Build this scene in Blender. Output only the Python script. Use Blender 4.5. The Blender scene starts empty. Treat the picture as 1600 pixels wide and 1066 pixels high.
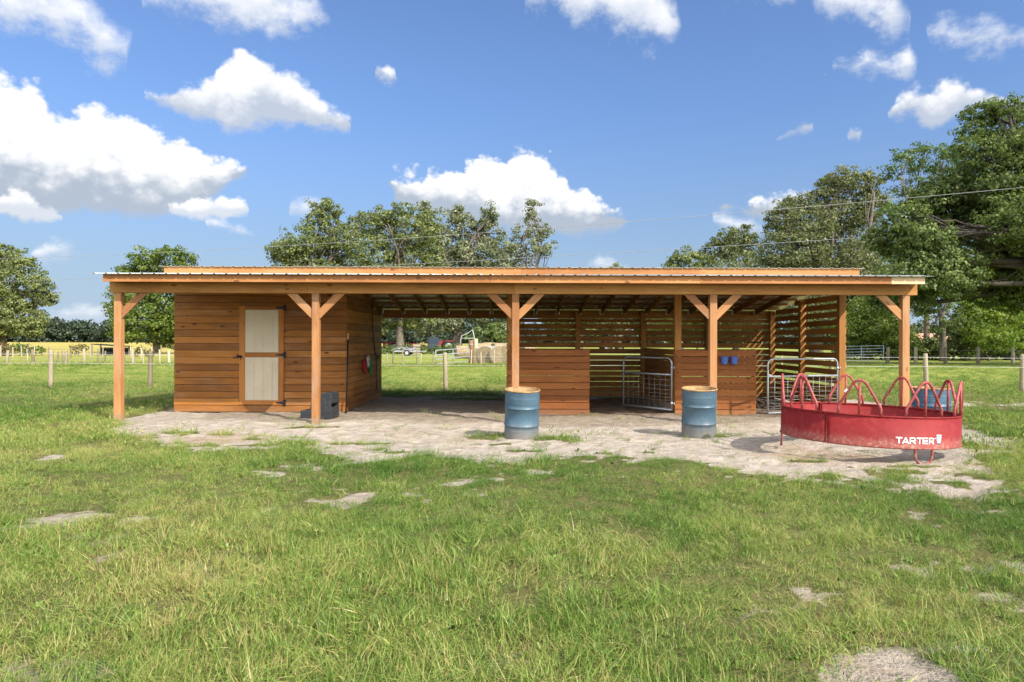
import bpy, math, random
import numpy as np
from mathutils import Vector, Matrix

random.seed(7)
RNG = np.random.default_rng(11)
F = 1067.0            # focal length in photo pixels (24 mm on 36 mm, 1600 px wide)
CAMZ = 1.6
ROLL = 0.0032
SC = bpy.context.scene
COL = SC.collection

SUN_EL, SUN_AZ = math.radians(39.5), math.radians(135)     # azimuth clockwise from +Y
SUN_DIR = Vector((math.sin(SUN_AZ)*math.cos(SUN_EL), math.cos(SUN_AZ)*math.cos(SUN_EL), math.sin(SUN_EL)))


def P(px, py, Y):
    """point of the place seen at photo pixel px,py and standing at depth Y"""
    yy = py - (px-800)*ROLL
    return Vector(((px-800)/F*Y, Y, CAMZ-(yy-533)/F*Y))


# ------------------------------------------------------------------ noise
def _hash(ix, iy, seed):
    h = (ix.astype(np.int64)*374761393 + iy.astype(np.int64)*668265263 + seed*974634777) & 0x7fffffff
    h = ((h ^ (h >> 13))*1274126177) & 0x7fffffff
    h = (h ^ (h >> 16)) & 0xffffff
    return h/float(0xffffff)


def vnoise(x, y, seed=0):
    ix, iy = np.floor(x), np.floor(y)
    fx, fy = x-ix, y-iy
    fx, fy = fx*fx*(3-2*fx), fy*fy*(3-2*fy)
    a, b = _hash(ix, iy, seed), _hash(ix+1, iy, seed)
    c, d = _hash(ix, iy+1, seed), _hash(ix+1, iy+1, seed)
    return (a*(1-fx)+b*fx)*(1-fy)+(c*(1-fx)+d*fx)*fy


def fbm(x, y, seed=0, oct=4):
    s, a, t = 0.0, 0.5, 0.0
    for o in range(oct):
        s = s+a*vnoise(x*2**o, y*2**o, seed+o*17)
        t += a
        a *= 0.5
    return s/t


def sstep(e0, e1, x):
    t = np.clip((x-e0)/(e1-e0), 0, 1)
    return t*t*(3-2*t)


# ------------------------------------------------------------------ ground shape and masks
SAND_FRONT = [(-30, 60), (-9.0, 40), (-7.9, 14.0), (-7.2, 12.4), (-5.6, 10.8), (-3.8, 10.0), (-2.1, 9.25), (-0.5, 8.5), (0.8, 8.6), (2.5, 8.9),
              (3.1, 8.35), (4.0, 8.1), (5.3, 8.3), (6.2, 9.1), (7.3, 10.6), (8.6, 12.3), (9.5, 16), (11, 40), (40, 60)]
PATCHES = [(60, 1035, 60, 16, .05), (250, 935, 40, 10, .0), (552, 783, 78, 14, 1), (622, 771, 30, 6, .9), (716, 768, 24, 8, 1), (190, 842, 60, 17, 1), (245, 832, 45, 8, .8), (35, 829, 45, 9, .8),
           (1365, 1035, 62, 24, .6), (1450, 885, 40, 14, .8), (1308, 873, 22, 7, .8), (1440, 805, 24, 10, .8),
           (1585, 880, 30, 16, .9), (1540, 757, 24, 8, .8), (1575, 803, 26, 6, .7), (465, 737, 30, 6, .8), (90, 1050, 70, 16, .3),
           (820, 1025, 60, 14, .1), (600, 940, 60, 12, .05), (300, 900, 70, 12, .1), (1540, 690, 55, 12, .8), (1590, 700, 40, 10, .7),
           (1180, 960, 60, 10, .3), (1000, 925, 40, 8, .3), (120, 815, 30, 6, .6), (1490, 770, 30, 6, .5), (90, 715, 14, 4, .6), (1530, 632, 60, 3, .6), (1450, 1010, 50, 9, .5), (1545, 930, 40, 12, .5), (1270, 925, 40, 8, .4)]
GREEN = [(-0.45, 11.35, .55, .5), (0.75, 11.3, .5, .45), (-0.35, 10.6, .35, .2), (2.1, 10.2, .3, .15), (3.45, 11.6, .4, .25), (-3.9, 12.7, .8, .25),
         (0.2, 9.9, .5, .1), (-1.2, 19.0, 1.3, .6), (1.0, 10.05, .3, .1), (4.1, 9.1, .5, .2), (-2.4, 10.6, .7, .12), (-1.6, 9.7, .5, .15), (-.9, 9.2, .6, .12), (5.1, 8.7, .5, .1), (-5.0, 11.7, .5, .2)]


def sand_mask(x, y):
    n = fbm(x*0.9, y*0.9, 3, 5)-.5
    n2 = fbm(x*3.1, y*3.1, 9, 3)-.5
    xs = [p[0] for p in SAND_FRONT]
    ys = [p[1] for p in SAND_FRONT]
    yf = np.interp(x, xs, ys)
    n4 = fbm(x*7.3, y*7.3, 15, 3)-.5
    d = (y-yf)*.75-.12+n*2.4+n2*1.6+n4*1.0
    back = (19.6-y)+n*2.0+n2*.8
    m = np.minimum(d, back)
    m = sstep(-.15, .25, m)
    far = (y > 60) | (y < 4)
    m = np.where(far, 0, m)
    for gx, gy, rx, ry in GREEN:
        rx, ry = rx*.72, ry*.72
        q = 1-np.sqrt(((x-gx)/rx)**2+((y-gy)/ry)**2)
        m = m*(1-.9*sstep(-.1, .6, q+n*2.2+n2*1.6+n4*1.2)*(q > -.5))
    for px, py, rx, ry, s in PATCHES:
        yy = py-(px-800)*ROLL
        Y = F*CAMZ/(yy-533)
        X = (px-800)/F*Y
        RX, RY = 1.25*rx/F*Y, 1.3*ry*Y*Y/(F*CAMZ)
        q = 1-np.sqrt(((x-X)/RX)**2+((y-Y)/RY)**2)
        m = np.maximum(m, (.35+.5*s)*sstep(-.05, .5, .7*q+n*2.6+n2*3.4+n4*2.6)*(q > -.7))
    return m


def dirt_mask(x, y):
    n = fbm(x*1.1, y*1.1, 31, 4)-.5
    a = np.minimum(np.minimum(x+7.3, 7.6-x)*.8, np.minimum((y-12.9)*.9, 19.9-y))+n*1.5
    st = np.minimum(np.minimum(x-0.1, 7.2-x), np.minimum(y-14.6, 19.3-y))+n*.6
    wet = 1-np.sqrt(((x+1.7)/1.3)**2+((y-12.6)/.28)**2)+n*1.2
    wet2 = 1-np.sqrt(((x-.9)/1.3)**2+((y-13.0)/.3)**2)+n*1.2
    return np.clip(.55*sstep(-.1, .9, a)+.45*sstep(0, .5, st)+.4*sstep(0, .4, wet)+.35*sstep(0, .4, wet2), 0, 1)


def gz(x, y):
    x = np.asarray(x, float)
    y = np.asarray(y, float)
    near = np.exp(-((x/40)**2+((y-12)/40)**2))
    z = (fbm(x*.35, y*.35, 5, 3)-.5)*.10*near
    z = z-.06*np.exp(-(((x+3.6)/2.4)**2+((y-12.8)/1.3)**2))
    b = np.maximum(np.abs(x)-7.9, 0)+np.maximum(np.abs(y-15.6)-2.9, 0)
    z = z*np.where(b > 0, 1-.8*np.exp(-b), .2)
    return z


def gz1(x, y):
    return float(gz(np.array([x]), np.array([y]))[0])


# ------------------------------------------------------------------ object helpers
def tag(o, label=None, cat=None, group=None, kind=None):
    if label: o['label'] = label
    if cat: o['category'] = cat
    if group: o['group'] = group
    if kind: o['kind'] = kind
    return o


def empty(name, loc=(0, 0, 0), rz=0.0):
    o = bpy.data.objects.new(name, None)
    o.empty_display_size = .2
    o.location = loc
    o.rotation_euler = (0, 0, rz)
    COL.objects.link(o)
    return o


def link(name, me, mat, parent=None):
    o = bpy.data.objects.new(name, me)
    if mat: me.materials.append(mat)
    COL.objects.link(o)
    if parent: o.parent = parent
    return o


def kids(o):
    return [c for c in bpy.data.objects if c.parent == o]


def copy_tree(o, parent=None):
    c = o.copy()
    COL.objects.link(c)
    c.parent = parent
    for ch in kids(o):
        copy_tree(ch, c)
    return c


class MB:
    def __init__(s):
        s.v, s.f, s.wc, s.tone, s.sm = [], [], [], [], []

    def _add(s, vs, fs, wcs, tone, smooth=False):
        b = len(s.v)
        s.v += [tuple(p) for p in vs]
        s.wc += wcs
        s.tone += [tone]*len(vs)
        s.f += [tuple(b+i for i in f) for f in fs]
        s.sm += [smooth]*len(fs)

    def obox(s, c, ax, ay, az, hx, hy, hz, tone=None):
        """box with half sizes along unit axes ax (grain), ay, az"""
        tone = random.random() if tone is None else tone
        so = Vector((random.uniform(0, 50), random.uniform(0, 50), random.uniform(0, 50)))
        vs, wc = [], []
        for i in (-1, 1):
            for j in (-1, 1):
                for k in (-1, 1):
                    vs.append(Vector(c)+ax*hx*i+ay*hy*j+az*hz*k)
                    wc.append((so.x+hx*i, so.y+hy*j, so.z+hz*k))
        fs = [(0, 1, 3, 2), (4, 6, 7, 5), (0, 4, 5, 1), (2, 3, 7, 6), (0, 2, 6, 4), (1, 5, 7, 3)]
        s._add(vs, fs, wc, tone)
        return s

    def box(s, x0, x1, y0, y1, z0, z1, tone=None):
        d = [(x1-x0, Vector((1, 0, 0))), (y1-y0, Vector((0, 1, 0))), (z1-z0, Vector((0, 0, 1)))]
        o = sorted(range(3), key=lambda i: -d[i][0])
        g = o[0]
        rest = [(g+1) % 3, (g+2) % 3]
        c = ((x0+x1)/2, (y0+y1)/2, (z0+z1)/2)
        return s.obox(c, d[g][1], d[rest[0]][1], d[rest[1]][1], d[g][0]/2, d[rest[0]][0]/2, d[rest[1]][0]/2, tone)

    def bar(s, p0, p1, w, h, up=(0, 0, 1), tone=None):
        p0, p1 = Vector(p0), Vector(p1)
        ax = (p1-p0).normalized()
        ay = Vector(up).cross(ax).normalized()
        az = ax.cross(ay)
        return s.obox((p0+p1)/2, ax, ay, az, (p1-p0).length/2, w/2, h/2, tone)

    def tube(s, pts, r, n=8, closed=False, tone=None):
        tone = random.random() if tone is None else tone
        pts = [Vector(p) for p in pts]
        m = len(pts)
        rs = r if isinstance(r, (list, tuple)) else [r]*m
        t0 = (pts[1]-pts[0]).normalized()
        ref = Vector((0, 0, 1)) if abs(t0.z) < .9 else Vector((1, 0, 0))
        u = t0.cross(ref).normalized()
        vs, wc, L = [], [], 0
        for i, p in enumerate(pts):
            if closed:
                t = (pts[(i+1) % m]-pts[i-1]).normalized()
            else:
                t = (pts[min(i+1, m-1)]-pts[max(i-1, 0)]).normalized()
            u = (u-t*u.dot(t)).normalized()
            w = t.cross(u)
            if i: L += (pts[i]-pts[i-1]).length
            for k in range(n):
                a = 2*math.pi*k/n
                o = u*math.cos(a)*rs[i]+w*math.sin(a)*rs[i]
                vs.append(p+o)
                wc.append((L+tone*20, math.cos(a)*rs[i], math.sin(a)*rs[i]))
        fs = []
        for i in range(m if closed else m-1):
            j = (i+1) % m
            for k in range(n):
                l = (k+1) % n
                fs.append((i*n+k, i*n+l, j*n+l, j*n+k))
        s._add(vs, fs, wc, tone, True)
        if not closed:
            b = len(s.v)-m*n
            s.f.append(tuple(b+k for k in reversed(range(n))))
            s.f.append(tuple(b+(m-1)*n+k for k in range(n)))
            s.sm += [False, False]
        return s

    def lathe(s, prof, n=40, c=(0, 0, 0), tone=.5, cap_lo=False, cap_hi=False):
        vs, wc = [], []
        for r, z in prof:
            for k in range(n):
                a = 2*math.pi*k/n
                vs.append((c[0]+r*math.cos(a), c[1]+r*math.sin(a), c[2]+z))
                wc.append((r*math.cos(a)+tone*9, r*math.sin(a), z))
        fs = []
        for i in range(len(prof)-1):
            for k in range(n):
                l = (k+1) % n
                fs.append((i*n+k, i*n+l, (i+1)*n+l, (i+1)*n+k))
        if cap_lo: fs.append(tuple(reversed(range(n))))
        if cap_hi: fs.append(tuple((len(prof)-1)*n+k for k in range(n)))
        s._add(vs, fs, wc, tone, True)
        if cap_lo: s.sm[-1] = False
        return s

    def poly(s, vs, fs, tone=.5, smooth=False):
        s._add(vs, fs, [tuple(v) for v in vs], tone, smooth)
        return s

    def prism(s, pts, y0, y1, tone=.5):
        """closed outline in x,z pulled from y0 to y1"""
        n = len(pts)
        vs = [(x, y0, z) for x, z in pts]+[(x, y1, z) for x, z in pts]
        fs = [tuple(range(n)), tuple(reversed(range(n, 2*n)))]
        for i in range(n):
            j = (i+1) % n
            fs.append((i, i+n, j+n, j))
        return s.poly(vs, fs, tone)

    def mesh(s, name):
        me = bpy.data.meshes.new(name)
        me.from_pydata(s.v, [], s.f)
        me.polygons.foreach_set('use_smooth', s.sm)
        a = me.attributes.new('wc', 'FLOAT_VECTOR', 'POINT')
        a.data.foreach_set('vector', np.array(s.wc, dtype=np.float32).ravel())
        a = me.attributes.new('tone', 'FLOAT', 'POINT')
        a.data.foreach_set('value', np.array(s.tone, dtype=np.float32))
        me.update()
        return me

    def build(s, name, mat, parent=None, bevel=0):
        o = link(name, s.mesh(name), mat, parent)
        if bevel:
            b = o.modifiers.new('bevel', 'BEVEL')
            b.width = bevel
            b.segments = 2
            b.limit_method = 'ANGLE'
        return o


def np_quads(name, verts, tone, mat, parent=None, extra=None):
    """verts (N,4,3) float -> one mesh of N quads with a per-face tone stored on its points"""
    n = len(verts)
    me = bpy.data.meshes.new(name)
    me.vertices.add(n*4)
    me.vertices.foreach_set('co', verts.astype(np.float32).ravel())
    me.loops.add(n*4)
    me.loops.foreach_set('vertex_index', np.arange(n*4, dtype=np.int32))
    me.polygons.add(n)
    me.polygons.foreach_set('loop_start', np.arange(n, dtype=np.int32)*4)
    me.update(calc_edges=True)
    a = me.attributes.new('tone', 'FLOAT', 'POINT')
    a.data.foreach_set('value', np.repeat(tone, 4).astype(np.float32))
    return link(name, me, mat, parent)


# ------------------------------------------------------------------ materials
class NT:
    def __init__(s, nt):
        s.nt = nt

    def n(s, t, **kw):
        nd = s.nt.nodes.new(t)
        for k, v in kw.items():
            setattr(nd, k, v)
        return nd

    def l(s, a, b):
        s.nt.links.new(a, b)

    def put(s, sock, v):
        if isinstance(v, bpy.types.NodeSocket):
            s.l(v, sock)
        elif v is not None:
            if sock.type == 'RGBA' and len(v) == 3: v = (*v, 1)
            sock.default_value = v

    def m(s, op, a, b=None, c=None, clamp=False):
        nd = s.n('ShaderNodeMath', operation=op, use_clamp=clamp)
        s.put(nd.inputs[0], a)
        if b is not None: s.put(nd.inputs[1], b)
        if c is not None: s.put(nd.inputs[2], c)
        return nd.outputs[0]

    def vm(s, op, a, b=None):
        nd = s.n('ShaderNodeVectorMath', operation=op)
        s.put(nd.inputs[0], a)
        if b is not None: s.put(nd.inputs[1], b)
        return nd.outputs[0]

    def mix(s, fac, a, b, mode='MIX'):
        nd = s.n('ShaderNodeMix', data_type='RGBA', blend_type=mode)
        s.put(nd.inputs[0], fac)
        s.put(nd.inputs[6], a)
        s.put(nd.inputs[7], b)
        return nd.outputs[2]

    def ss(s, v, a, b, lo=0.0, hi=1.0):
        nd = s.n('ShaderNodeMapRange', interpolation_type='SMOOTHSTEP')
        s.put(nd.inputs[0], v)
        for i, q in zip((1, 2, 3, 4), (a, b, lo, hi)): s.put(nd.inputs[i], q)
        return nd.outputs[0]

    def noise(s, vec, scale, detail=4, rough=.55, out=0):
        nd = s.n('ShaderNodeTexNoise')
        if vec is not None: s.l(vec, nd.inputs['Vector'])
        nd.inputs['Scale'].default_value = scale
        nd.inputs['Detail'].default_value = detail
        nd.inputs['Roughness'].default_value = rough
        return nd.outputs[out]

    def attr(s, name, out=2, typ='GEOMETRY'):
        nd = s.n('ShaderNodeAttribute', attribute_name=name, attribute_type=typ)
        return nd.outputs[out]

    def scale(s, vec, sc):
        nd = s.n('ShaderNodeVectorMath', operation='MULTIPLY')
        s.l(vec, nd.inputs[0])
        nd.inputs[1].default_value = sc
        return nd.outputs[0]

    def bump(s, h, strength=.3, dist=.01):
        nd = s.n('ShaderNodeBump')
        s.l(h, nd.inputs['Height'])
        nd.inputs['Strength'].default_value = strength
        nd.inputs['Distance'].default_value = dist
        return nd.outputs[0]


def new_mat(name):
    m = bpy.data.materials.new(name)
    m.use_nodes = True
    t = NT(m.node_tree)
    b = m.node_tree.nodes['Principled BSDF']
    b.inputs['Specular IOR Level'].default_value = .25
    return m, t, b


def wood(name, dark, mid, light, rough=.65, knots=1.0, end_dark=.0, weather=0.0, soil=.6, k=(.84, .765, .60)):
    dark, mid, light = (tuple(x*y for x, y in zip(c, k)) for c in (dark, mid, light))
    m, t, b = new_mat(name)
    wc, tone = t.attr('wc', 1), t.attr('tone', 2)
    g1 = t.noise(t.scale(wc, (.9, 11, 11)), 1.0, 5, .6)
    g2 = t.noise(t.scale(wc, (2.2, 60, 60)), 1.0, 3, .6)
    g3 = t.noise(t.scale(wc, (1.1, 2.5, 2.5)), 1.0, 3, .5)
    f = t.m('ADD', t.m('MULTIPLY', tone, .55), t.m('MULTIPLY', g1, .55))
    f = t.m('ADD', f, t.m('MULTIPLY', t.m('SUBTRACT', g3, .5), .7))
    f = t.ss(f, .2, 1.0)
    r = t.n('ShaderNodeValToRGB')
    r.color_ramp.elements[0].color = (*dark, 1)
    r.color_ramp.elements[1].color = (*light, 1)
    e = r.color_ramp.elements.new(.5)
    e.color = (*mid, 1)
    t.l(f, r.inputs[0])
    c = r.outputs[0]
    c = t.mix(t.ss(g2, .38, .66, .0, .28), c, tuple(x*.6 for x in dark))
    v = t.n('ShaderNodeTexVoronoi')
    t.l(t.scale(wc, (3.2, 7.5, 7.5)), v.inputs['Vector'])
    v.inputs['Scale'].default_value = 1.0
    sep = t.n('ShaderNodeSeparateColor')
    t.l(v.outputs['Color'], sep.inputs[0])
    gate = t.m('GREATER_THAN', sep.outputs[0], .70)
    k = t.m('MULTIPLY', t.ss(v.outputs['Distance'], .24, .12), gate)
    c = t.mix(t.m('MULTIPLY', k, .75*knots), c, (dark[0]*.34, dark[1]*.28, dark[2]*.26))
    if weather:
        w = t.noise(t.scale(wc, (1.5, 5, 5)), 1.0, 4, .6)
        c = t.mix(t.ss(w, .45, .75, 0, weather), c, (.36, .31, .25))
    # soil splashed up and rubbed in near the ground
    pos = t.n('ShaderNodeNewGeometry').outputs['Position']
    sp = t.n('ShaderNodeSeparateXYZ')
    t.l(pos, sp.inputs[0])
    sn = t.noise(pos, 9, 4, .6)
    c = t.mix(t.ss(t.m('ADD', sp.outputs[2], t.m('MULTIPLY', sn, -.30)), .0, -.14, 0, soil), c, (.20, .155, .115))
    st = t.noise(t.scale(wc, (.5, 3, 3)), 1.0, 4, .6)
    c = t.mix(t.ss(st, .55, .8, 0, .35), c, tuple(x*.5 for x in dark))
    t.l(c, b.inputs['Base Color'])
    b.inputs['Roughness'].default_value = rough
    t.l(t.bump(t.m('ADD', g2, t.m('MULTIPLY', g1, .6)), .35, .004), b.inputs['Normal'])
    return m


W_POST = wood('post_pine', (.25, .112, .047), (.35, .172, .078), (.44, .24, .12), knots=.8, weather=.25)
W_BEAM = wood('beam_pine', (.30, .142, .045), (.44, .222, .074), (.54, .295, .115), knots=1)
W_FASCIA = wood('fascia_pine', (.32, .148, .062), (.45, .218, .095), (.54, .30, .15), knots=1)
W_PALE = wood('bare_pine', (.52, .40, .27), (.66, .53, .38), (.72, .62, .48), knots=1)
W_WALL = wood('stained_siding', (.185, .073, .0155), (.31, .127, .027), (.43, .188, .049), knots=1.2, weather=.14, soil=.15)
W_HALF = wood('stained_stall_boards', (.20, .070, .020), (.285, .106, .031), (.37, .15, .05), knots=1.0, soil=.2)
W_SLAT = wood('slat_pine', (.28, .130, .038), (.43, .205, .062), (.54, .28, .095), knots=1.0)
W_RAFT = wood('rafter_pine', (.24, .115, .040), (.36, .18, .065), (.46, .24, .095), knots=.8)
W_TRIM = wood('door_trim_pine', (.26, .105, .028), (.38, .16, .045), (.46, .20, .06), knots=.8)
W_GREY = wood('weathered_fence_wood', (.17, .15, .12), (.30, .27, .23), (.42, .39, .34), knots=.5)
W_OLD = wood('pale_fence_wood', (.36, .32, .26), (.50, .46, .39), (.5, .46, .40), knots=.3)
W_GATE = wood('reddish_gate_post', (.14, .075, .045), (.20, .115, .07), (.27, .17, .11), knots=.4)
W_BLOCK = wood('bare_block', (.40, .27, .15), (.52, .37, .22), (.6, .45, .3), knots=.4)


def metal(name, col, rough=.4, metallic=.9, var=.15, bumpy=0):
    m, t, b = new_mat(name)
    g = t.n('ShaderNodeNewGeometry').outputs['Position']
    n = t.noise(g, 3.0, 5, .6)
    n2 = t.noise(g, 30.0, 3, .6)
    c = t.mix(t.ss(n, .3, .7, 0, 1), tuple(x*(1-var) for x in col), tuple(min(1, x*(1+var)) for x in col))
    t.l(c, b.inputs['Base Color'])
    b.inputs['Metallic'].default_value = metallic
    t.l(t.ss(n2, .3, .7, rough-.08, rough+.12), b.inputs['Roughness'])
    return m


M_ROOF = metal('galvalume_roof', (.60, .61, .55), .42, .45)
M_GALV = metal('galvanised_tube', (.36, .375, .40), .5, .6)
M_WIRE = metal('galvanised_wire', (.36, .37, .38), .5, .6)
M_BLACK = metal('black_iron', (.018, .018, .02), .5, .3)
M_HANG = metal('joist_hanger_steel', (.60, .61, .58), .4, .7)
M_TAPE = metal('white_fence_tape', (.50, .50, .48), .6, .0)
M_CABLE = metal('power_cable', (.24, .24, .25), .6, .0)


def plain(name, col, rough=.6, var=.12, scale=6.0, bump=0.0, spec=.25, dust=None, dust_amt=.3):
    m, t, b = new_mat(name)
    g = t.n('ShaderNodeNewGeometry').outputs['Position']
    n = t.noise(g, scale, 5, .6)
    c = t.mix(t.ss(n, .3, .7), tuple(x*(1-var) for x in col), tuple(min(1, x*(1+var)) for x in col))
    if dust:
        d = t.noise(g, scale*2.3, 5, .65)
        c = t.mix(t.ss(d, .42, .72, 0, dust_amt), c, dust)
    t.l(c, b.inputs['Base Color'])
    b.inputs['Roughness'].default_value = rough
    b.inputs['Specular IOR Level'].default_value = spec
    if bump:
        t.l(t.bump(t.noise(g, scale*8, 4, .6), bump, .01), b.inputs['Normal'])
    return m


M_CREAM = plain('cream_paint', (.46, .395, .29), .55, .05, 3, .05, dust=(.42, .34, .25), dust_amt=.25)
M_PLASTIC = plain('dark_grey_plastic', (.020, .023, .028), .5, .15, 8, .08, dust=(.09, .08, .07), dust_amt=.3)
M_BACKING = plain('dark_siding_backing', (.05, .035, .02), .8)
M_BLUECUP = plain('blue_plastic', (.09, .17, .52), .4, .15, 30)
M_ROPE_R = plain('red_webbing', (.35, .02, .03), .7)
M_ROPE_G = plain('green_rope', (.03, .22, .07), .7)
M_ROPE_W = plain('pale_cloth', (.5, .46, .42), .8)
M_WHITE = plain('white_vinyl', (.66, .66, .65), .6, .03, dust=(.5, .36, .32), dust_amt=.2)
M_LOGO = plain('pale_blue_vinyl', (.07, .20, .45), .45, .03)
M_HAY = plain('hay', (.24, .18, .10), .9, .35, 9, .5)
M_NETBALE = plain('net_wrapped_hay', (.28, .245, .19), .8, .15, 5, .3)
M_BALEEND = plain('bale_end', (.19, .15, .09), .95, .3, 12, .5)
M_RED = plain('red_machine_paint', (.24, .025, .025), .6, .3)
M_ORANGE = plain('orange_paint', (.60, .15, .03), .5, .2)
M_NAVY = plain('dark_blue_steel', (.028, .038, .06), .4, .2)
M_TYRE = plain('black_rubber', (.02, .02, .02), .8)
M_PALEPAINT = plain('pale_paint', (.30, .30, .29), .5, .1)
M_TIN = plain('grey_trailer_steel', (.26, .26, .28), .5, .25)
M_GATEW = plain('white_gate_paint', (.25, .27, .28), .45, .08)
M_GATEG = plain('blue_grey_gate_paint', (.30, .36, .38), .45, .1)
M_GLASS = plain('dark_window_glass', (.03, .035, .04), .1, .1, spec=.6)
M_ROOFTILE = plain('faded_red_roof', (.45, .24, .17), .8, .15)
M_STUCCO = plain('pale_stucco', (.62, .57, .50), .8, .08)


def feeder_paint():
    m, t, b = new_mat('red_feeder_paint')
    wc = t.attr('wc', 1)
    tc = t.n('ShaderNodeTexCoord').outputs['Object']
    sep = t.n('ShaderNodeSeparateXYZ')
    t.l(tc, sep.inputs[0])
    n = t.noise(tc, 2.2, 5, .6)
    n2 = t.noise(tc, 14, 6, .7)
    n3 = t.noise(t.scale(tc, (9, 9, 1.2)), 3, 5, .65)
    c = t.mix(t.ss(n, .3, .7), (.140, .0090, .0105), (.190, .0125, .0132))
    c = t.mix(t.ss(t.m('ADD', n2, t.m('MULTIPLY', n, .35)), .60, .85, 0, .22), c, (.20, .060, .055))
    low = t.ss(t.m('ADD', sep.outputs[2], t.m('MULTIPLY', n3, -.25)), .07, -.03, 0, .20)
    c = t.mix(low, c, (.34, .17, .13))
    c = t.mix(t.ss(n3, .62, .74, 0, .25), c, (.20, .02, .02))
    scr = t.noise(t.scale(tc, (3, 3, 26)), 2.0, 4, .7)
    c = t.mix(t.ss(scr, .66, .72, 0, .35), c, (.30, .12, .10))
    chip = t.noise(tc, 34, 3, .6)
    c = t.mix(t.ss(t.m('ADD', chip, t.m('MULTIPLY', n, .3)), .86, .90, 0, .8), c, (.11, .045, .025))
    mud = t.noise(tc, 22, 5, .65)
    c = t.mix(t.m('MULTIPLY', t.ss(mud, .50, .62), t.ss(sep.outputs[2], .22, .0, 0, .75)), c, (.26, .19, .14))
    t.l(c, b.inputs['Base Color'])
    t.l(t.ss(n2, .3, .75, .55, .75), b.inputs['Roughness'])
    b.inputs['Specular IOR Level'].default_value = .16
    return m


M_FEED = feeder_paint()
M_HOOP = plain('faded_red_tube_paint', (.235, .036, .034), .5, .16, 9, .1, dust=(.34, .16, .14), dust_amt=.5)


def drum_paint():
    m, t, b = new_mat('worn_blue_drum_paint')
    tc = t.n('ShaderNodeTexCoord').outputs['Object']
    oi = t.n('ShaderNodeObjectInfo').outputs['Random']
    off = t.n('ShaderNodeVectorMath', operation='ADD')
    t.l(tc, off.inputs[0])
    t.l(t.m('MULTIPLY', oi, 30), off.inputs[1])
    q = off.outputs[0]
    sep = t.n('ShaderNodeSeparateXYZ')
    t.l(tc, sep.inputs[0])
    n = t.noise(q, 3, 5, .6)
    n2 = t.noise(q, 16, 6, .7)
    n3 = t.noise(t.scale(q, (8, 8, 1.0)), 1.6, 4, .6)
    c = t.mix(t.ss(n, .3, .7), (.024, .068, .118), (.038, .098, .150))
    c = t.mix(t.ss(n2, .52, .72, 0, .55), c, (.09, .135, .16))
    low = t.ss(t.m('ADD', sep.outputs[2], t.m('MULTIPLY', t.m('ADD', n2, n3), -.16)), .22, -.05, 0, .8)
    run = t.noise(t.scale(q, (14, 14, .7)), 1.0, 4, .6)
    c = t.mix(t.m('MULTIPLY', t.ss(run, .56, .70), t.ss(sep.outputs[2], .3, .9, .15, .65)), c, (.13, .075, .04))
    c = t.mix(t.m('MULTIPLY', oi, .6), c, (.06, .085, .095))
    c = t.mix(low, c, (.165, .145, .125))
    top = t.ss(t.m('ADD', sep.outputs[2], t.m('MULTIPLY', n2, .09)), .885, .925, 0, .85)
    c = t.mix(top, c, (.26, .13, .06))
    c = t.mix(t.ss(n3, .66, .78, 0, .45), c, (.12, .08, .05))
    t.l(c, b.inputs['Base Color'])
    b.inputs['Roughness'].default_value = .45
    b.inputs['Specular IOR Level'].default_value = .4
    t.l(t.bump(n, .15, .02), b.inputs['Normal'])
    return m


M_DRUM = drum_paint()
M_RUST = plain('rusty_steel', (.26, .155, .07), .85, .3, 14, .3, dust=(.42, .30, .15), dust_amt=.7)


def leaf_mat(name, a, bcol, c3, trans=.35, moss=None):
    m = bpy.data.materials.new(name)
    m.use_nodes = True
    t = NT(m.node_tree)
    nd = m.node_tree.nodes
    nd.remove(nd['Principled BSDF'])
    tone = t.attr('tone', 2)
    r = t.n('ShaderNodeValToRGB')
    e = r.color_ramp.elements
    e[0].color = (*a, 1)
    e[1].color = (*c3, 1)
    q = e.new(.55)
    q.color = (*bcol, 1)
    if moss:
        e[-1].position = .86
        q = e.new(.93)
        q.color = (*moss, 1)
    t.l(tone, r.inputs[0])
    c = r.outputs[0]
    d = t.n('ShaderNodeBsdfDiffuse')
    t.l(c, d.inputs[0])
    tr = t.n('ShaderNodeBsdfTranslucent')
    t.l(t.mix(1.0, c, (1.15, 1.25, .55), 'MULTIPLY'), tr.inputs[0])
    g = t.n('ShaderNodeBsdfGlossy')
    g.inputs['Roughness'].default_value = .45
    g.inputs['Color'].default_value = (.8, .85, .8, 1)
    mx = t.n('ShaderNodeMixShader')
    mx.inputs[0].default_value = trans
    t.l(d.outputs[0], mx.inputs[1])
    t.l(tr.outputs[0], mx.inputs[2])
    mx2 = t.n('ShaderNodeMixShader')
    mx2.inputs[0].default_value = .018
    t.l(mx.outputs[0], mx2.inputs[1])
    t.l(g.outputs[0], mx2.inputs[2])
    t.l(mx2.outputs[0], nd['Material Output'].inputs[0])
    return m


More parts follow.
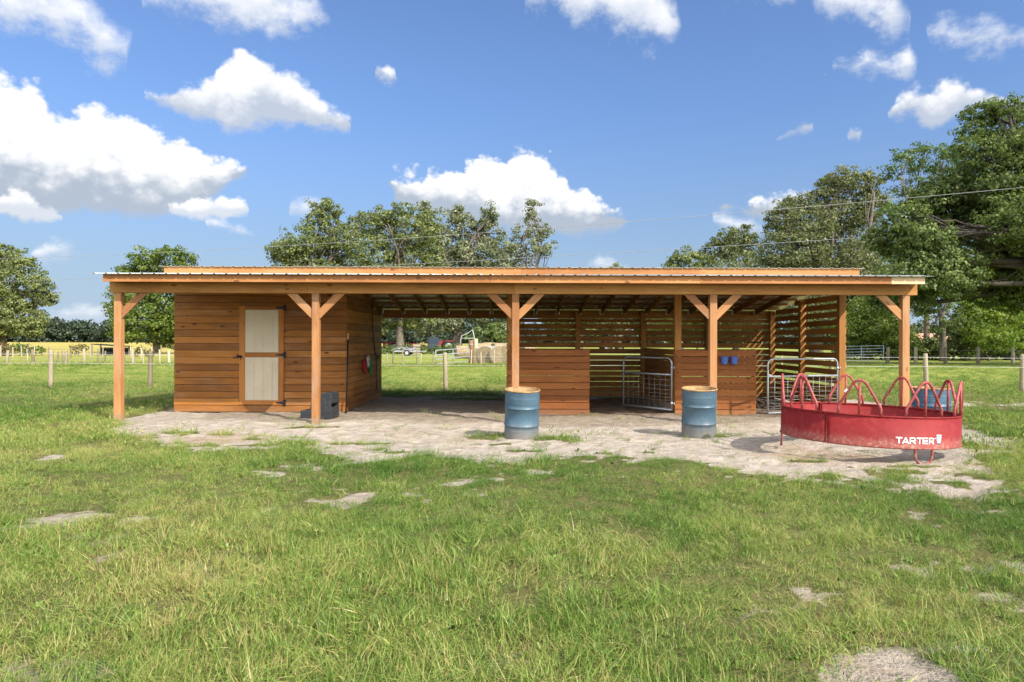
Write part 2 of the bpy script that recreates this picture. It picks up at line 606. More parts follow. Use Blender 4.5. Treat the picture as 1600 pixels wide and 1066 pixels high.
L_OAK = leaf_mat('oak_leaves', (0.074, 0.099, 0.031), (0.159, 0.184, 0.062), (0.270, 0.286, 0.106))
L_GREEN = leaf_mat('fresh_leaves', (0.052, 0.086, 0.014), (0.111, 0.156, 0.025), (0.234, 0.254, 0.043))
L_GREY = leaf_mat('grey_oak_leaves', (0.088, 0.103, 0.052), (0.167, 0.187, 0.096), (0.275, 0.292, 0.162), moss=(.27, .27, .20))
L_OLIVE = leaf_mat('olive_oak_leaves', (0.067, 0.083, 0.034), (0.133, 0.151, 0.059), (0.225, 0.233, 0.101), moss=(.22, .21, .14))
L_DARK = leaf_mat('dark_oak_leaves', (0.056, 0.086, 0.025), (0.112, 0.151, 0.044), (0.226, 0.261, 0.076))
L_PINE = leaf_mat('pine_needles', (.050, .088, .024), (.108, .160, .042), (.19, .235, .075))
L_BRIGHT = leaf_mat('sunny_shrub_leaves', (.07, .125, .016), (.15, .215, .030), (.30, .32, .055), .45)
L_BRUSH = leaf_mat('dry_brush_leaves', (.10, .06, .03), (.16, .13, .05), (.22, .22, .07))
L_FAR = leaf_mat('far_wood_leaves', (.026, .040, .026), (.042, .060, .036), (.070, .092, .050), .2)
M_BARK = plain('grey_bark', (.11, .09, .07), .9, .4, 5, .8)
M_BARKD = plain('dark_oak_bark', (.045, .037, .03), .9, .4, 5, .8)
M_BARKP = plain('pine_bark', (.16, .11, .08), .9, .4, 5, .8)


def grass_mat():
    m = bpy.data.materials.new('grass_blades')
    m.use_nodes = True
    t = NT(m.node_tree)
    nd = m.node_tree.nodes
    nd.remove(nd['Principled BSDF'])
    tone = t.attr('tone', 2)
    pos = t.n('ShaderNodeNewGeometry').outputs['Position']
    n = t.noise(pos, .55, 4, .6)
    n2 = t.noise(pos, 2.6, 3, .6)
    oi = t.attr('dry', 2, 'INSTANCER')
    f = t.m('ADD', t.m('MULTIPLY', tone, .62), t.m('MULTIPLY', t.m('SUBTRACT', n, .53), 1.5))
    f = t.m('ADD', f, t.m('MULTIPLY', t.m('SUBTRACT', n2, .5), .5))
    f = t.m('ADD', f, t.m('MULTIPLY', oi, .55))
    r = t.n('ShaderNodeValToRGB')
    e = r.color_ramp.elements
    e[0].color = (.050, .108, .016, 1)
    e[1].position = 1.0
    e[1].color = (.37, .29, .125, 1)
    for p, c in ((.30, (.120, .205, .034)), (.58, (.215, .28, .058)), (.80, (.33, .31, .10))):
        q = e.new(p)
        q.color = (*c, 1)
    t.l(f, r.inputs[0])
    c = r.outputs[0]
    d = t.n('ShaderNodeBsdfDiffuse')
    t.l(c, d.inputs[0])
    tr = t.n('ShaderNodeBsdfTranslucent')
    t.l(t.mix(1.0, c, (1.1, 1.2, .6), 'MULTIPLY'), tr.inputs[0])
    mx = t.n('ShaderNodeMixShader')
    mx.inputs[0].default_value = .28
    t.l(d.outputs[0], mx.inputs[1])
    t.l(tr.outputs[0], mx.inputs[2])
    g = t.n('ShaderNodeBsdfGlossy')
    g.inputs['Roughness'].default_value = .4
    mx2 = t.n('ShaderNodeMixShader')
    mx2.inputs[0].default_value = .02
    t.l(mx.outputs[0], mx2.inputs[1])
    t.l(g.outputs[0], mx2.inputs[2])
    t.l(mx2.outputs[0], nd['Material Output'].inputs[0])
    return m


def ground_mat():
    m, t, b = new_mat('meadow_and_sand')
    pos = t.n('ShaderNodeNewGeometry').outputs['Position']
    sep = t.n('ShaderNodeSeparateXYZ')
    t.l(pos, sep.inputs[0])
    Y = sep.outputs[1]
    sand, dirt = t.attr('sand', 2), t.attr('dirt', 2)
    n1 = t.noise(pos, .5, 5, .6)
    n2 = t.noise(pos, 4, 5, .65)
    n3 = t.noise(pos, 30, 4, .65)
    n4 = t.noise(pos, 130, 3, .6)
    # soil and thatch below the blades, then open meadow farther off
    soil = t.mix(t.ss(n2, .35, .65), (.060, .074, .020), (.125, .112, .044))
    thatch = t.mix(t.ss(n3, .4, .62), soil, (.135, .125, .046))
    mead = t.mix(t.ss(n1, .35, .65), (.18, .225, .042), (.275, .28, .066))
    mead = t.mix(t.ss(n3, .35, .75, 0, .5), mead, (.12, .155, .030))
    c = t.mix(t.ss(Y, 14, 34), thatch, mead)
    nl = t.noise(t.scale(pos, (.02, .10, 0)), 1.0, 4, .6)
    gold = t.mix(t.ss(nl, .35, .65), (.36, .27, .075), (.33, .30, .085))
    gf = t.m('MULTIPLY', t.ss(t.m('ADD', Y, t.m('MULTIPLY', n1, 14)), 56, 92), t.ss(sep.outputs[0], -20, -30, .0, 1))
    c = t.mix(gf, c, gold)
    # sand
    s1 = t.mix(t.ss(n2, .3, .7), (.30, .248, .198), (.44, .384, .320))
    s1 = t.mix(t.ss(n3, .54, .76, 0, .45), s1, (.21, .165, .125))
    s1 = t.mix(t.ss(n4, .55, .75, 0, .35), s1, (.40, .35, .30))
    ochre = t.noise(pos, .33, 3, .5)
    s1 = t.mix(t.ss(ochre, .52, .72, 0, .55), s1, (.30, .20, .105))
    d1 = t.mix(t.ss(n2, .35, .65), (.13, .09, .060), (.235, .178, .130))
    d1 = t.mix(t.ss(n3, .5, .75, 0, .7), d1, (.05, .033, .022))
    s1 = t.mix(t.ss(t.m('ADD', dirt, t.m('MULTIPLY', t.m('SUBTRACT', n2, .5), .5)), .15, .95), s1, d1)
    c = t.mix(t.ss(t.m('ADD', sand, t.m('MULTIPLY', t.m('SUBTRACT', n3, .5), .5)), .3, .62), c, s1)
    t.l(c, b.inputs['Base Color'])
    b.inputs['Roughness'].default_value = .95
    b.inputs['Specular IOR Level'].default_value = .1
    h = t.m('ADD', t.m('MULTIPLY', n2, 1.5), t.m('ADD', t.m('MULTIPLY', n3, .55), t.m('MULTIPLY', n4, .12)))
    t.l(t.bump(h, 1.0, .075), b.inputs['Normal'])
    return m


M_GRASS, M_GROUND = grass_mat(), ground_mat()

# ------------------------------------------------------------------ world: sky and clouds
SKY_STRENGTH = .13


def build_world():
    w = bpy.data.worlds.new('World')
    SC.world = w
    w.use_nodes = True
    t = NT(w.node_tree)
    bg = w.node_tree.nodes['Background']
    sky = t.n('ShaderNodeTexSky', sky_type='NISHITA', sun_disc=False)
    sky.sun_elevation, sky.sun_rotation = SUN_EL, SUN_AZ
    sky.air_density, sky.dust_density, sky.ozone_density = 1.0, .55, 1.6
    col = sky.outputs[0]
    d = t.n('ShaderNodeTexCoord').outputs['Generated']
    sep = t.n('ShaderNodeSeparateXYZ')
    t.l(d, sep.inputs[0])
    x, y, z = sep.outputs
    front = t.ss(y, -.35, .35)
    col = t.mix(front, col, t.mix(1.0, col, t.mix(t.ss(z, .05, .42), (.29, .35, .455), (.39, .455, .57)), 'MULTIPLY'))
    col = t.mix(t.m('MULTIPLY', t.ss(z, -.02, .34, .85, .0), front), col, (1.02, 1.36, 1.78))
    col = t.mix(t.m('MULTIPLY', t.ss(z, -.02, .17, .9, .0), front), col, (1.46, 1.92, 2.42))
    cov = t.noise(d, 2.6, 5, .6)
    rear_fill = t.m('MULTIPLY', t.ss(t.m('ADD', cov, t.m('MULTIPLY', z, .05)), .40, .52), t.m('MULTIPLY', t.ss(y, .05, -.35), t.ss(z, .06, .2)))  # bright cloud cover added behind the camera, out of view, as fill light
    col = t.mix(rear_fill, col, (9.8, 9.9, 10.2))
    ay = t.m('ABSOLUTE', y)
    az = t.m('ARCTAN2', x, ay)
    el = t.m('ARCSINE', z)
    cb = t.n('ShaderNodeCombineXYZ')
    t.l(az, cb.inputs[0])
    t.l(t.m('MULTIPLY', el, 1.25), cb.inputs[1])
    p = cb.outputs[0]
    big = t.noise(p, 7, 4, .55)
    fine = t.noise(p, 26, 7, .62)
    vor = t.n('ShaderNodeTexVoronoi')
    t.l(p, vor.inputs['Vector'])
    vor.inputs['Scale'].default_value = 24
    vor.inputs['Detail'].default_value = 3
    vor.inputs['Roughness'].default_value = .6
    bill = t.m('SUBTRACT', .45, vor.outputs['Distance'])
    A0, A1, E0, E1 = -1.2, 1.2, 0.0, .8

    def conv(px, py):
        u = (px-800)/F
        v = (533-(py-(px-800)*ROLL))/F
        return (math.atan(u)-A0)/(A1-A0), (math.atan2(v, math.sqrt(1+u*u))-E0)/(E1-E0)

    s = t.m('DIVIDE', t.m('SUBTRACT', az, A0), A1-A0)
    te = t.m('DIVIDE', t.m('SUBTRACT', el, E0), E1-E0)
    wob = t.m('ADD', s, t.m('MULTIPLY', t.m('SUBTRACT', fine, .5), .008))

    def curve(pts):
        nd = t.n('ShaderNodeFloatCurve')
        cv = nd.mapping.curves[0]
        q = sorted(conv(*a) for a in pts)
        cv.points[0].location = (0, q[0][1])
        cv.points[1].location = (1, q[-1][1])
        for a in q:
            cv.points.new(*a)
        for c in cv.points: c.handle_type = 'VECTOR'
        nd.mapping.update()
        t.l(wob, nd.inputs['Value'])
        return nd.outputs[0]

    def strip(clouds, soft, na, nb, amp, opac, base, white, hlo, hhi, c0):
        top, bot = [], []
        for tp, bt in clouds:
            top += tp
            bot += bt
        T, B = curve(top), curve(bot)
        dt = t.m('SUBTRACT', T, te)
        db = t.m('SUBTRACT', te, B)
        dm = t.m('MINIMUM', t.m('ADD', dt, t.m('MULTIPLY', bill, na)), t.m('ADD', db, t.m('MULTIPLY', t.m('SUBTRACT', fine, .5), nb)))
        dm = t.m('ADD', dm, t.m('MULTIPLY', t.m('SUBTRACT', fine, .52), amp))
        dm = t.m('ADD', dm, t.m('MULTIPLY', t.m('SUBTRACT', big, .5), amp*.7))
        th = t.m('SUBTRACT', T, B)
        dm = t.m('ADD', t.m('SUBTRACT', dm, t.ss(th, .012, .0, 0, .2)), .013)
        a = t.m('MULTIPLY', t.ss(dm, 0, soft), opac)
        h = t.m('DIVIDE', db, t.m('MAXIMUM', th, .02))
        h = t.m('ADD', h, t.m('MULTIPLY', t.m('SUBTRACT', big, .5), .9))
        h = t.m('ADD', h, t.m('MULTIPLY', bill, .30))
        cc = t.mix(t.ss(h, hlo, hhi), base, white)
        return t.mix(a, c0, cc)

    W = (3.45, 3.45, 3.45)
    G = (1.45, 1.68, 2.02)
    # high wisps
    col = strip([([(-300, 60), (-200, 0), (-100, 60), (-10, 20), (0, -40), (120, -30), (170, 20), (203, 50), (205, 90)], [(-300, 60), (-200, 120), (-100, 60), (0, 30), (60, 45), (115, 62), (160, 112), (190, 110), (205, 90)]),
                 ([(210, 10), (250, -30), (400, -60), (490, -10), (520, 30)], [(210, 10), (280, 22), (340, 42), (430, 66), (500, 42), (520, 30)]),
                 ([(810, 0), (850, -40), (1000, -60), (1055, 0), (1064, 40)], [(810, 0), (870, 25), (930, 45), (1020, 64), (1055, 60), (1064, 40)]),
                 ([(1090, -5), (1200, -40), (1390, -40), (1424, 20)], [(1090, -5), (1250, 12), (1330, 28), (1395, 58), (1424, 20)]),
                 ([(1440, 60), (1475, 20), (1560, 20), (1640, 40), (1900, 60), (2200, 100)], [(1440, 60), (1500, 78), (1560, 80), (1640, 60), (1900, 140), (2200, 100)])],
                .050, .014, .04, .085, .85, (2.1, 2.3, 2.65), W, -.2, .6, col)
    # middle band
    col = strip([([(215, 150), (240, 128), (290, 120), (335, 108), (352, 84), (375, 72), (420, 80), (455, 108), (495, 138), (535, 165), (556, 190)],
                  [(215, 150), (250, 165), (330, 188), (352, 204), (390, 200), (440, 190), (500, 203), (530, 200), (556, 190)]),
                 ([(576, 104), (592, 94), (612, 100), (624, 122)], [(576, 104), (590, 112), (608, 124), (624, 122)]),
                 ([(1200, 218), (1225, 190), (1260, 177), (1284, 184)], [(1200, 218), (1225, 210), (1262, 198), (1284, 184)]),
                 ([(1305, 204), (1330, 194), (1370, 204)], [(1305, 204), (1340, 210), (1370, 204)]),
                 ([(1384, 175), (1410, 128), (1445, 122), (1500, 110), (1545, 125), (1580, 150), (1700, 170), (1900, 120), (2100, 200)], [(1384, 175), (1420, 184), (1460, 200), (1500, 180), (1550, 168), (1580, 165), (1700, 220), (1900, 250), (2100, 200)])],
                .022, .022, .024, .042, .95, (1.75, 1.95, 2.3), W, -.1, .45, col)
    # the big cumulus clouds low over the field
    col = strip([([(-400, 300), (-250, 120), (-100, 60), (0, 102), (25, 108), (50, 112), (70, 150), (88, 168), (115, 160), (145, 140), (165, 150), (200, 168), (240, 185), (280, 196), (310, 225), (345, 228), (382, 250), (388, 262)],
                  [(-400, 300), (-200, 330), (0, 326), (50, 334), (100, 332), (130, 330), (230, 335), (300, 328), (340, 298), (360, 280), (388, 262)]),
                 ([(602, 272), (615, 255), (640, 262), (660, 266), (668, 248), (700, 250), (730, 236), (770, 236), (800, 224), (830, 222), (855, 240), (880, 252), (895, 280), (920, 295), (955, 302), (976, 318), (985, 336)],
                  [(602, 272), (620, 310), (660, 325), (720, 345), (800, 358), (880, 362), (940, 362), (975, 350), (985, 336)]),
                 ([(1105, 318), (1140, 302), (1190, 296), (1230, 282), (1262, 278), (1275, 300)], [(1105, 318), (1150, 322), (1200, 334), (1250, 330), (1275, 300)]),
                 ([(1650, 330), (1750, 200), (1900, 180), (2100, 330)], [(1650, 330), (1800, 350), (1950, 350), (2100, 330)])],
                0.019, .032, .022, .028, 1.0, G, W, -.12, .36, col)
    # small low puffs
    col = strip([([(-40, 320), (0, 300), (30, 290), (100, 325), (112, 332)], [(-40, 320), (0, 322), (60, 336), (100, 336), (112, 332)]),
                 ([(240, 322), (300, 305), (340, 297), (404, 322)], [(240, 322), (300, 334), (360, 332), (404, 322)])],
                .012, .02, .016, .03, .95, (2.3, 2.45, 2.7), W, -.1, .4, col)
    col = strip([([(40, 400), (70, 372), (110, 374), (152, 402)], [(40, 400), (70, 402), (120, 394), (152, 402)]),
                 ([(300, 346), (335, 338), (380, 350), (420, 370)], [(300, 346), (340, 356), (390, 370), (420, 370)]),
                 ([(444, 322), (460, 314), (490, 308), (520, 318), (545, 330)], [(444, 322), (470, 334), (510, 334), (545, 330)]),
                 ([(895, 410), (945, 398), (960, 402), (1000, 410)], [(895, 410), (940, 420), (970, 420), (1000, 410)]),
                 ([(1284, 100), (1312, 86), (1330, 92), (1352, 74), (1395, 92), (1425, 60), (1434, 100)], [(1284, 100), (1312, 106), (1340, 110), (1380, 112), (1420, 118), (1434, 100)]),
                 ([(1095, 345), (1130, 332), (1180, 345), (1210, 360)], [(1095, 345), (1130, 352), (1180, 362), (1210, 360)])],
                .034, .014, .02, .055, .85, (2.1, 2.3, 2.65), W, -.1, .5, col)
    col = strip([([(60, 490), (85, 478), (120, 474), (165, 472), (200, 490)], [(60, 490), (100, 500), (160, 500), (200, 490)])],
                .02, .014, .02, .02, .6, (2.1, 2.3, 2.65), W, -.1, .5, col)
    # below the horizon: dull green earth
    col = t.mix(t.ss(z, -.03, -.06), col, (1.2, 1.3, .7))
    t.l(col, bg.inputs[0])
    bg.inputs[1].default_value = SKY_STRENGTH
    w.cycles.sampling_method = 'MANUAL'
    w.cycles.sample_map_resolution = 512


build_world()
sl = bpy.data.lights.new('sun', 'SUN')
sl.energy, sl.angle, sl.color = 3.3, math.radians(.5), (1, .94, .84)
so = bpy.data.objects.new('sun', sl)
so.rotation_euler = SUN_DIR.to_track_quat('Z', 'Y').to_euler()
so.location = (30, -30, 40)
COL.objects.link(so)

# ------------------------------------------------------------------ the ground sheet


def axis(lo, hi, step, far, grow=1.22):
    a = list(np.arange(lo, hi+1e-6, step))
    s, v = step, hi
    while v < far:
        s = min(s*grow, 120)
        v += s
        a.append(v)
    s, v = step, lo
    pre = []
    while v > -far:
        s = min(s*grow, 120)
        v -= s
        pre.append(v)
    return np.array(pre[::-1]+a)


gx, gy = axis(-13, 13, .09, 1600), axis(2.5, 21, .09, 1600)
GX, GY = np.meshgrid(gx, gy)
sm, dm = sand_mask(GX, GY), dirt_mask(GX, GY)
dm = np.maximum(dm, .48*sstep(8.6, 6.6, GY)*(.6+.8*fbm(GX*1.7, GY*1.7, 91, 3)))
GZ = gz(GX, GY)+sm*((fbm(GX*2.6, GY*2.6, 41, 3)-.5)*.075+(fbm(GX*7, GY*7, 43, 2)-.5)*.03-.016)*np.exp(-((GX/20)**2+((GY-10)/20)**2))
pile = np.exp(-(((GX-3.0)/1.0)**2+((GY-14.75)/.42)**2))
GZ = GZ+pile*(.02+.10*(fbm(GX*3.4, GY*3.4, 77, 4)-.35))
nx, ny = len(gx), len(gy)
me = bpy.data.meshes.new('ground')
me.vertices.add(nx*ny)
me.vertices.foreach_set('co', np.stack([GX, GY, GZ], -1).astype(np.float32).ravel())
ii, jj = np.meshgrid(np.arange(nx-1), np.arange(ny-1))
q = (jj*nx+ii).ravel()
quads = np.stack([q, q+1, q+nx+1, q+nx], -1).astype(np.int32)
me.loops.add(quads.size)
me.loops.foreach_set('vertex_index', quads.ravel())
me.polygons.add(len(quads))
me.polygons.foreach_set('loop_start', np.arange(len(quads), dtype=np.int32)*4)
me.polygons.foreach_set('use_smooth', np.ones(len(quads), dtype=bool))
me.update(calc_edges=True)
for nm, arr in (('sand', sm), ('dirt', dm)):
    a = me.attributes.new(nm, 'FLOAT', 'POINT')
    a.data.foreach_set('value', arr.astype(np.float32).ravel())
tag(link('ground', me, M_GROUND), 'grassy paddock ground with pale bare sand around the shelter', 'ground', kind='structure')

# ------------------------------------------------------------------ grass


def tuft_mesh(name, nb, rad, hmin, hmax, wid, seg=3, flop=.5):
    V, Fc, T = [], [], []
    for _ in range(nb):
        a, rr = random.uniform(0, 6.283), rad*math.sqrt(random.random())
        bx, by = rr*math.cos(a), rr*math.sin(a)
        h = random.uniform(hmin, hmax)
        d = random.uniform(0, 6.283)
        lean = random.uniform(.05, 1)*flop*h
        if random.random() < .25: lean *= 1.9
        w = wid*random.uniform(.6, 1.2)
        px_, py_ = -math.sin(d)*w/2, math.cos(d)*w/2
        tone = random.random()*.9 if random.random() > .16 else random.uniform(.9, 1.5)
        b = len(V)
        for i in range(seg+1):
            f = i/seg
            zc = h*(f-.28*f*f*(lean/h))
            o = lean*f*f
            tw = 1-f*.85
            cx, cy = bx+math.cos(d)*o, by+math.sin(d)*o
            if i < seg:
                V += [(cx-px_*tw, cy-py_*tw, zc), (cx+px_*tw, cy+py_*tw, zc)]
            else:
                V.append((cx, cy, zc))
        for i in range(seg-1):
            Fc.append((b+2*i, b+2*i+1, b+2*i+3, b+2*i+2))
        Fc.append((b+2*seg-2, b+2*seg-1, b+2*seg))
        T += [tone]*(2*seg+1)
    me = bpy.data.meshes.new(name)
    me.from_pydata(V, [], Fc)
    a = me.attributes.new('tone', 'FLOAT', 'POINT')
    a.data.foreach_set('value', T)
    me.materials.append(M_GRASS)
    return me


tufts = bpy.data.collections.new('grass_tufts')
specs = [(80, .17, .018, .055, .0034, 3, 1.6), (85, .16, .022, .07, .0036, 3, 1.9), (80, .13, .03, .10, .0038, 3, 1.4), (64, .10, .05, .15, .0042, 3, 1.2),
         (110, .32, .035, .085, .010, 2, 1.3), (100, .32, .04, .11, .011, 2, 1.2), (22, .10, .03, .09, .006, 3, 1.9), (7, .10, .07, .19, .0024, 3, 1.0)]
for i, sp in enumerate(specs):
    nm = 'grass_tuft_%d' % i
    tufts.objects.link(bpy.data.objects.new(nm, tuft_mesh(nm, *sp)))



def weed_mesh(name, n, r):
    V, Fc, Tn = [], [], []
    for _ in range(n):
        a, L = random.uniform(0, 6.283), r*random.uniform(.5, 1.1)
        w, h = L*random.uniform(.16, .28), L*random.uniform(.25, .8)
        c, s_ = math.cos(a), math.sin(a)
        b = len(V)
        for f, ww in ((.05, .15), (.35, .9), (.7, .85), (1.0, .05)):
            z = h*math.sin(f*2.2)
            V += [(c*L*f-s_*w*ww, s_*L*f+c*w*ww, z), (c*L*f+s_*w*ww, s_*L*f-c*w*ww, z)]
        Fc += [(b+2*i, b+2*i+1, b+2*i+3, b+2*i+2) for i in range(3)]
        Tn += [random.uniform(0, .45)]*8
    me = bpy.data.meshes.new(name)
    me.from_pydata(V, [], Fc)
    at_ = me.attributes.new('tone', 'FLOAT', 'POINT')
    at_.data.foreach_set('value', Tn)
    me.materials.append(M_GRASS)
    return me


def straw_mesh(name, n, r):
    V, Fc, Tn = [], [], []
    for _ in range(n):
        x0, y0, a, L = random.uniform(-r, r), random.uniform(-r, r), random.uniform(0, 6.283), random.uniform(.03, .13)
        c, s_, w = math.cos(a), math.sin(a), random.uniform(.0012, .0022)
        z0, z1 = random.uniform(.006, .02), random.uniform(.006, .03)
        b = len(V)
        V += [(x0-s_*w, y0+c*w, z0), (x0+s_*w, y0-c*w, z0), (x0+c*L+s_*w, y0+s_*L-c*w, z1), (x0+c*L-s_*w, y0+s_*L+c*w, z1)]
        Fc.append((b, b+1, b+2, b+3))
        Tn += [random.uniform(1.0, 1.7)]*4
    me = bpy.data.meshes.new(name)
    me.from_pydata(V, [], Fc)
    at_ = me.attributes.new('tone', 'FLOAT', 'POINT')
    at_.data.foreach_set('value', Tn)
    me.materials.append(M_GRASS)
    return me


for i, sp in enumerate(((10, .030), (14, .042))):
    nm = 'grass_tuft_%d' % (8+i)
    tufts.objects.link(bpy.data.objects.new(nm, weed_mesh(nm, *sp)))

tufts.objects.link(bpy.data.objects.new('grass_tuft_straw', straw_mesh('grass_tuft_straw', 16, .22)))
pts, rots, scls, idxs, drys = [], [], [], [], []


def scatter(y0, y1, dens, choices, s0, s1, xlim=None):
    mg = 5.0 if y1 < 17 else 3.0
    A = (y1-y0)*(.86*(y0+y1)+2*mg)
    n = int(A*dens)
    y = RNG.uniform(y0, y1, n*3)
    x = RNG.uniform(-1, 1, n*3)*(.86*y1+mg)
    k = np.abs(x) < .86*y+mg
    x, y = x[k][:n], y[k][:n]
    sm_ = sand_mask(x, y)
    pr = 1-sstep(.25, .7, sm_)
    nn = fbm(x*.8, y*.8, 61, 4)
    pr = pr*(.62+.38*sstep(.34, .50, nn))*(.6+.4*sstep(.3, .48, fbm(x*3.3, y*3.3, 63, 3)))
    pr = np.where((sm_ > .5), np.where((y < 12) & (vnoise(x*4, y*4, 99) > .62), .10, .012), pr)
    inside = (x > -7.5) & (x < 7.3) & (y > 15.2) & (y < 19.35) & ~((x > -3.6) & (x < -.1))
    pr = np.where(inside, 0, pr)
    k = RNG.random(len(x)) < pr
    x, y, nn, sm_ = x[k], y[k], nn[k], sm_[k]
    n = len(x)
    tall = fbm(x*.45+9, y*.45, 71, 3)
    pts.append(np.stack([x, y, gz(x, y)-.006], -1))
    rots.append(np.stack([RNG.normal(0, .30, n), RNG.normal(0, .30, n), RNG.uniform(0, 6.283, n)], -1))
    scls.append(RNG.uniform(s0, s1, n)*(.55+.95*tall)*(1-.4*np.clip(sm_, 0, 1)))
    c = np.array(choices)
    idxs.append(c[RNG.integers(0, len(c), n)])
    dr = np.clip((fbm(x*.25, y*.25, 81, 3)-.5)*1.6+RNG.normal(0, .16, n), -.6, .8)
    drys.append(dr)


scatter(2.6, 6, 165, [0, 0, 1, 1, 2, 2, 2, 0, 1, 2, 3, 3, 6, 7, 0, 1, 2, 1, 2, 3, 0, 1, 8, 9], .9, 1.25)
scatter(6, 10, 125, [0, 1, 2, 0, 1, 2, 2, 3, 6, 7, 0, 1, 2, 0, 1, 2, 1, 2, 3, 0, 8, 9], .9, 1.25)
scatter(10, 16, 70, [0, 1, 2, 2, 3, 4, 6], .9, 1.25)
scatter(16, 26, 13, [4, 5, 4, 2], .7, 1.05)
scatter(26, 46, 4.0, [4, 5], .7, 1.0)
# loose straw lying about on the sand and in the thin turf
n = 1500
x, y = RNG.uniform(-9, 9, n), RNG.uniform(4, 15, n)
k = RNG.random(n) < np.clip(sand_mask(x, y)*.55+.12+.5*np.exp(-((x-5.2)**2+(y-10)**2)/2.5), 0, .8)
x, y = x[k], y[k]
n = len(x)
pts.append(np.stack([x, y, gz(x, y)], -1))
rots.append(np.stack([np.zeros(n), np.zeros(n), RNG.uniform(0, 6.28, n)], -1))
scls.append(RNG.uniform(.7, 1.2, n))
idxs.append(np.full(n, 10))
drys.append(np.full(n, .3))
# rank weeds along the old fence line
n = 1500
x = RNG.uniform(-42, 12, n)
y = RNG.normal(43.0, .7, n)
pts.append(np.stack([x, y, gz(x, y)], -1))
rots.append(np.stack([RNG.normal(0, .1, n), RNG.normal(0, .1, n), RNG.uniform(0, 6.28, n)], -1))
scls.append(RNG.uniform(1.3, 2.6, n))
idxs.append(RNG.integers(4, 6, n))
drys.append(RNG.uniform(.1, .9, n))

pts, rots, scls, idxs, drys = (np.concatenate(a) for a in (pts, rots, scls, idxs, drys))
me = bpy.data.meshes.new('grass')
me.vertices.add(len(pts))
me.vertices.foreach_set('co', pts.astype(np.float32).ravel())
for nm, ty, fld, arr in (('rot', 'FLOAT_VECTOR', 'vector', rots), ('scl', 'FLOAT', 'value', scls), ('idx', 'INT', 'value', idxs), ('dry', 'FLOAT', 'value', drys)):
    a = me.attributes.new(nm, ty, 'POINT')
    a.data.foreach_set(fld, arr.astype(np.int32 if ty == 'INT' else np.float32).ravel())
grass = link('grass', me, M_GRASS)
tag(grass, 'rough green pasture grass with dry blades in front of the shelter', 'grass', kind='stuff')
ng = bpy.data.node_groups.new('grass_scatter', 'GeometryNodeTree')
ng.interface.new_socket('Geometry', in_out='INPUT', socket_type='NodeSocketGeometry')
ng.interface.new_socket('Geometry', in_out='OUTPUT', socket_type='NodeSocketGeometry')
T = NT(ng)
gi, go = T.n('NodeGroupInput'), T.n('NodeGroupOutput')
ci = T.n('GeometryNodeCollectionInfo')
ci.inputs['Collection'].default_value = tufts
ci.inputs['Separate Children'].default_value = True
ci.inputs['Reset Children'].default_value = True
iop = T.n('GeometryNodeInstanceOnPoints')
T.l(gi.outputs[0], iop.inputs['Points'])
T.l(ci.outputs[0], iop.inputs['Instance'])
iop.inputs['Pick Instance'].default_value = True


def named(nm, ty):
    nd = T.n('GeometryNodeInputNamedAttribute', data_type=ty)
    nd.inputs['Name'].default_value = nm
    return nd.outputs['Attribute']


T.l(named('idx', 'INT'), iop.inputs['Instance Index'])
e2r = T.n('FunctionNodeEulerToRotation')
T.l(named('rot', 'FLOAT_VECTOR'), e2r.inputs[0])
T.l(e2r.outputs[0], iop.inputs['Rotation'])
T.l(named('scl', 'FLOAT'), iop.inputs['Scale'])
T.l(iop.outputs[0], go.inputs[0])
gm = grass.modifiers.new('scatter', 'NODES')
gm.node_group = ng

# ------------------------------------------------------------------ the horse shelter
YP, YW, YB = 13.44, 15.24, 19.40          # porch posts, front wall, back wall
SP, SW, SB = F/YP, F/YW, F/YB             # photo pixels per metre in those planes
shed = empty('horse_shelter', (0, YW, 0))
tag(shed, 'long stained timber horse shelter with metal lean-to roof and tack room', 'shelter')
S_OFF = Vector((0, YW, 0))


def part(mb, name, mat, parent=None, **kw):
    o = mb.build(name, mat, None, **kw)
    o.parent = parent or shed
    o.matrix_parent_inverse = Matrix.Translation(-S_OFF)
    return o


def sub(mb, name, mat, parent, **kw):
    o = mb.build(name, mat, parent, **kw)
    return o


PX = [186, 494, 805.5, 1113.5, 1413]
ZB = 2.525
for i, px in enumerate(PX):
    X = (px-800)/SP
    o = part(MB().box(X-.07, X+.07, YP-.07, YP+.07, -.3, ZB), 'post', W_POST, bevel=.008)
    for sd in (-1, 1):
        if (i == 0 and sd < 0) or (i == 4 and sd > 0): continue
        m = MB().bar((X+sd*.03, YP-.02, ZB-.45), (X+sd*.57, YP-.02, ZB+.09), .14, .045, up=(0, 1, 0))
        sub(m, 'brace', W_POST, o)
m = MB()
bx = [-7.87, -4.0, 0.05, 3.95, 7.93]
for a, b in zip(bx, bx[1:]):
    m.box(a, b-.003, YP-.085, YP-.045, ZB, ZB+.228)
    m.box(a+.4 if a > -7 else a, b-.003, YP+.03, YP+.07, ZB, ZB+.228)
part(m, 'beam', W_BEAM)
# eave fascia
YF = 13.06
m = MB()
fx = [-7.83, -3.95, -.4, 3.6, 7.26]
for i, (a, b) in enumerate(zip(fx, fx[1:])):
    m.box(a, b-.002, YF, YF+.038, 2.715, 2.857)
part(m, 'fascia', W_FASCIA)
o = part(MB().box(7.26, 7.9, YF, YF+.038, 2.715, 2.857), 'fascia', W_PALE)
o['label'] = 'pale unstained end board of the eave'
PSL = .091                                # porch roof slope


def zporch(y): return 2.862+PSL*(y-YF)


m = MB()
for X in np.arange(-7.75, 7.85, .61):
    r = MB().bar((X, YF+.04, zporch(YF+.04)-.075), (X, 14.86, zporch(14.86)-.075), .04, .14)
    part(r, 'porch_rafter', W_RAFT)


